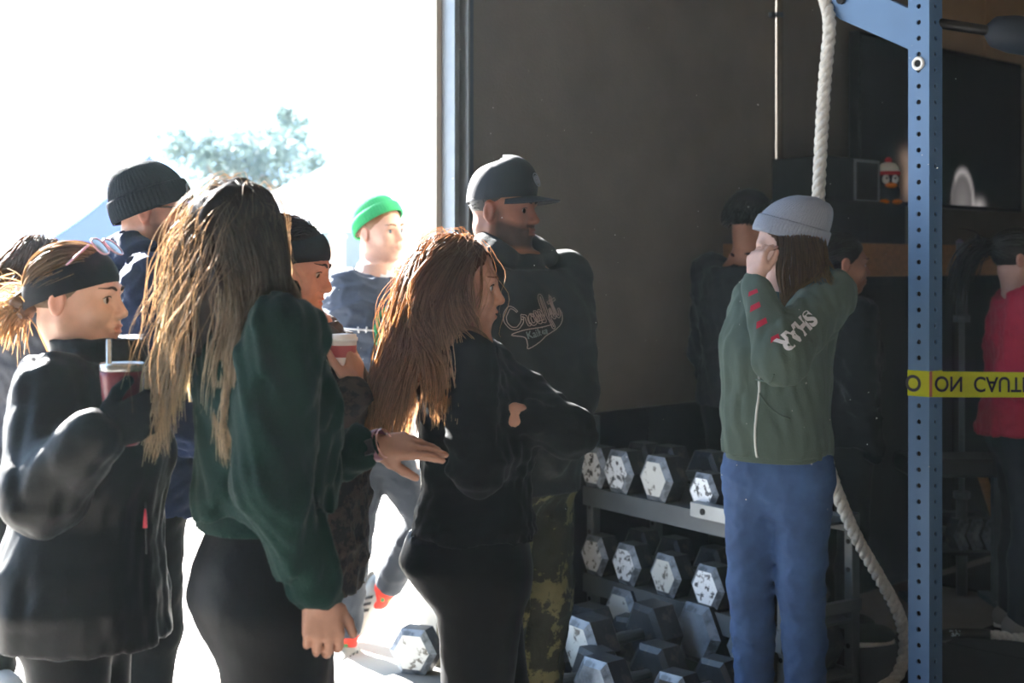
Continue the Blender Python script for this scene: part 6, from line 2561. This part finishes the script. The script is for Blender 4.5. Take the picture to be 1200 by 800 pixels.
def person_crimson():
    D = 5.7
    f = Fig(1196, D, 1.64, -8, 'f')
    h = Frame(W(1194, 303, D), -6, 0, 0, 0.98)
    f.elR = f.shR - A(0.06, 0, 0.27); f.wrR = f.elR + A(0.18, -0.03, -0.12)
    o, sh = body_mesh(f, h, 'person', 'person in crimson top and dark jeans with a black ponytail', '#b08a7c', fine=0.0065, step=0.02)
    eyes(h, o)
    jacket(f, m_red, o, 0.50, 0.018, {0.5: (0.02, 0.025, 0), 0.7: (0.015, 0.02, 0), 0.8: (0.01, 0.01, 0)}, (0.078, 0.064, 0.046), (0.018, 22, 31), name='top', h=0.010, collar=(0.07, 0.064, 0.0))
    pants(f, m_jean_d, o, (0.098, 0.066, 0.05), 0.01, 0.56, fold=0.006, h=0.012, name='jeans')
    for an in (f.ankR, f.ankL):
        shoe(f, an, f.fw, m_shoe_g, o, m_sole_w)
    bun = A(0, -0.115, 0.045)

    def flow(Dd, t, L, rng):
        v = bun - L
        return v / (np.linalg.norm(v, axis=1)[:, None] + 1e-6)
    strands(h, lin('#120f0f'), 800, flow, 71, HD, o, steps=9, ds=0.02, r=0.0018, collide=head_collider(h), lay=(0.003, 0.01), core=cap_core(h, 0.006), init=0.9, damp=0.4, clump=0.2)
    tail(h.w(0, -0.12, 0.045), A(-0.8, 0, 0.25), 170, 0.30, 0.14, lin('#120f0f'), o, 73, grav=3.4, r=0.0019, m=HD, root=0.014)
    tail(h.w(0, -0.115, 0.06), A(-1.0, 0, 0.15), 60, 0.13, 0.3, lin('#120f0f'), o, 74, 'loose_hair', grav=1.0, r=0.0014, m=HD)


def person_grey():
    D = 5.0
    f = Fig(28, D, 1.60, 96, 'f')
    h = Frame(W(48, 318, D), 70, 0, 0, 1.0)
    o, sh = body_mesh(f, h, 'person', 'person in grey jacket with short fair hair facing the yard', '#c79c86', fine=0.0065, step=0.02)
    jacket(f, m_greyjkt, o, 0.47, 0.03, {0.47: (0.02, 0.02, 0), 0.8: (0.015, 0.02, 0)}, (0.085, 0.07, 0.052), (0.018, 20, 41), name='jacket', h=0.011, collar=(0.075, 0.07, 0.03))
    pants(f, m_blackfab, o, (0.105, 0.08, 0.068), 0.016, 0.56, fold=0.008, h=0.013)
    for an in (f.ankR, f.ankL):
        shoe(f, an, -f.fw if False else A(0.6, -0.8, 0), m_shoe_g, o, m_sole_w)

    def flow(Dd, t, L, rng):
        v = np.stack([Dd[:, 0] * 0.6, Dd[:, 1] * 0.4 - 0.4, -0.7 * np.ones(len(Dd))], 1)
        return v / np.linalg.norm(v, axis=1)[:, None]
    strands(h, lin('#7d6048'), 1300, flow, 81, HB, o, steps=8, ds=0.014, r=0.0016, collide=head_collider(h), lay=(0.006, 0.02), core=cap_core(h, 0.01, low=-0.06), init=0.6, clump=0.3)


P3 = person_navy()
P4 = person_brown()
P5 = person_walker()
P7 = person_cap()
P8 = person_sage()
person_behind_man()
person_behind_woman()
person_crimson()
person_grey()

# ------------------------------------------------------------------ dusty air in and before the gym
m_air = bpy.data.materials.new('dusty_air')
m_air.use_nodes = True
nt = m_air.node_tree
nt.nodes.remove(nt.nodes['Principled BSDF'])
vs = nt.nodes.new('ShaderNodeVolumeScatter')
vs.inputs['Color'].default_value = (0.74, 0.90, 1.0, 1)
vs.inputs['Density'].default_value = 0.0006
vs.inputs['Anisotropy'].default_value = 0.55
nt.links.new(vs.outputs[0], nt.nodes['Material Output'].inputs['Volume'])
b = MB()
b.box(wp(-1.0, 1.0, 2.1), (7.4, 9.0, 2.095), (WU, -WN, UP))
air = b.build('air_haze', m_air)
air['kind'] = 'stuff'
tag(air, 'thin dusty haze hanging in the sunlit air', 'haze')

# dust motes that flash where the sun catches them
rng = np.random.RandomState(77)
V, Fs = [], []
for i in range(150):
    c = A(rng.uniform(-0.7, 1.1), rng.uniform(2.6, 4.9), rng.uniform(0.9, 2.5))
    r_ = rng.uniform(0.0006, 0.0014)
    n = len(V)
    V += [c + r_ * A(*q) for q in ((1, 0, 0), (-1, 0, 0), (0, 1, 0), (0, -1, 0), (0, 0, 1), (0, 0, -1))]
    Fs += [tuple(n + k for k in f) for f in ((0, 2, 4), (2, 1, 4), (1, 3, 4), (3, 0, 4), (2, 0, 5), (1, 2, 5), (3, 1, 5), (0, 3, 5))]
dust = mk('dust_motes', V, Fs, mat('pale_dust', '#f2efe8', 0.9), smooth=False)
dust['kind'] = 'stuff'
tag(dust, 'tiny pale dust motes floating in the sunlit doorway air', 'dust')
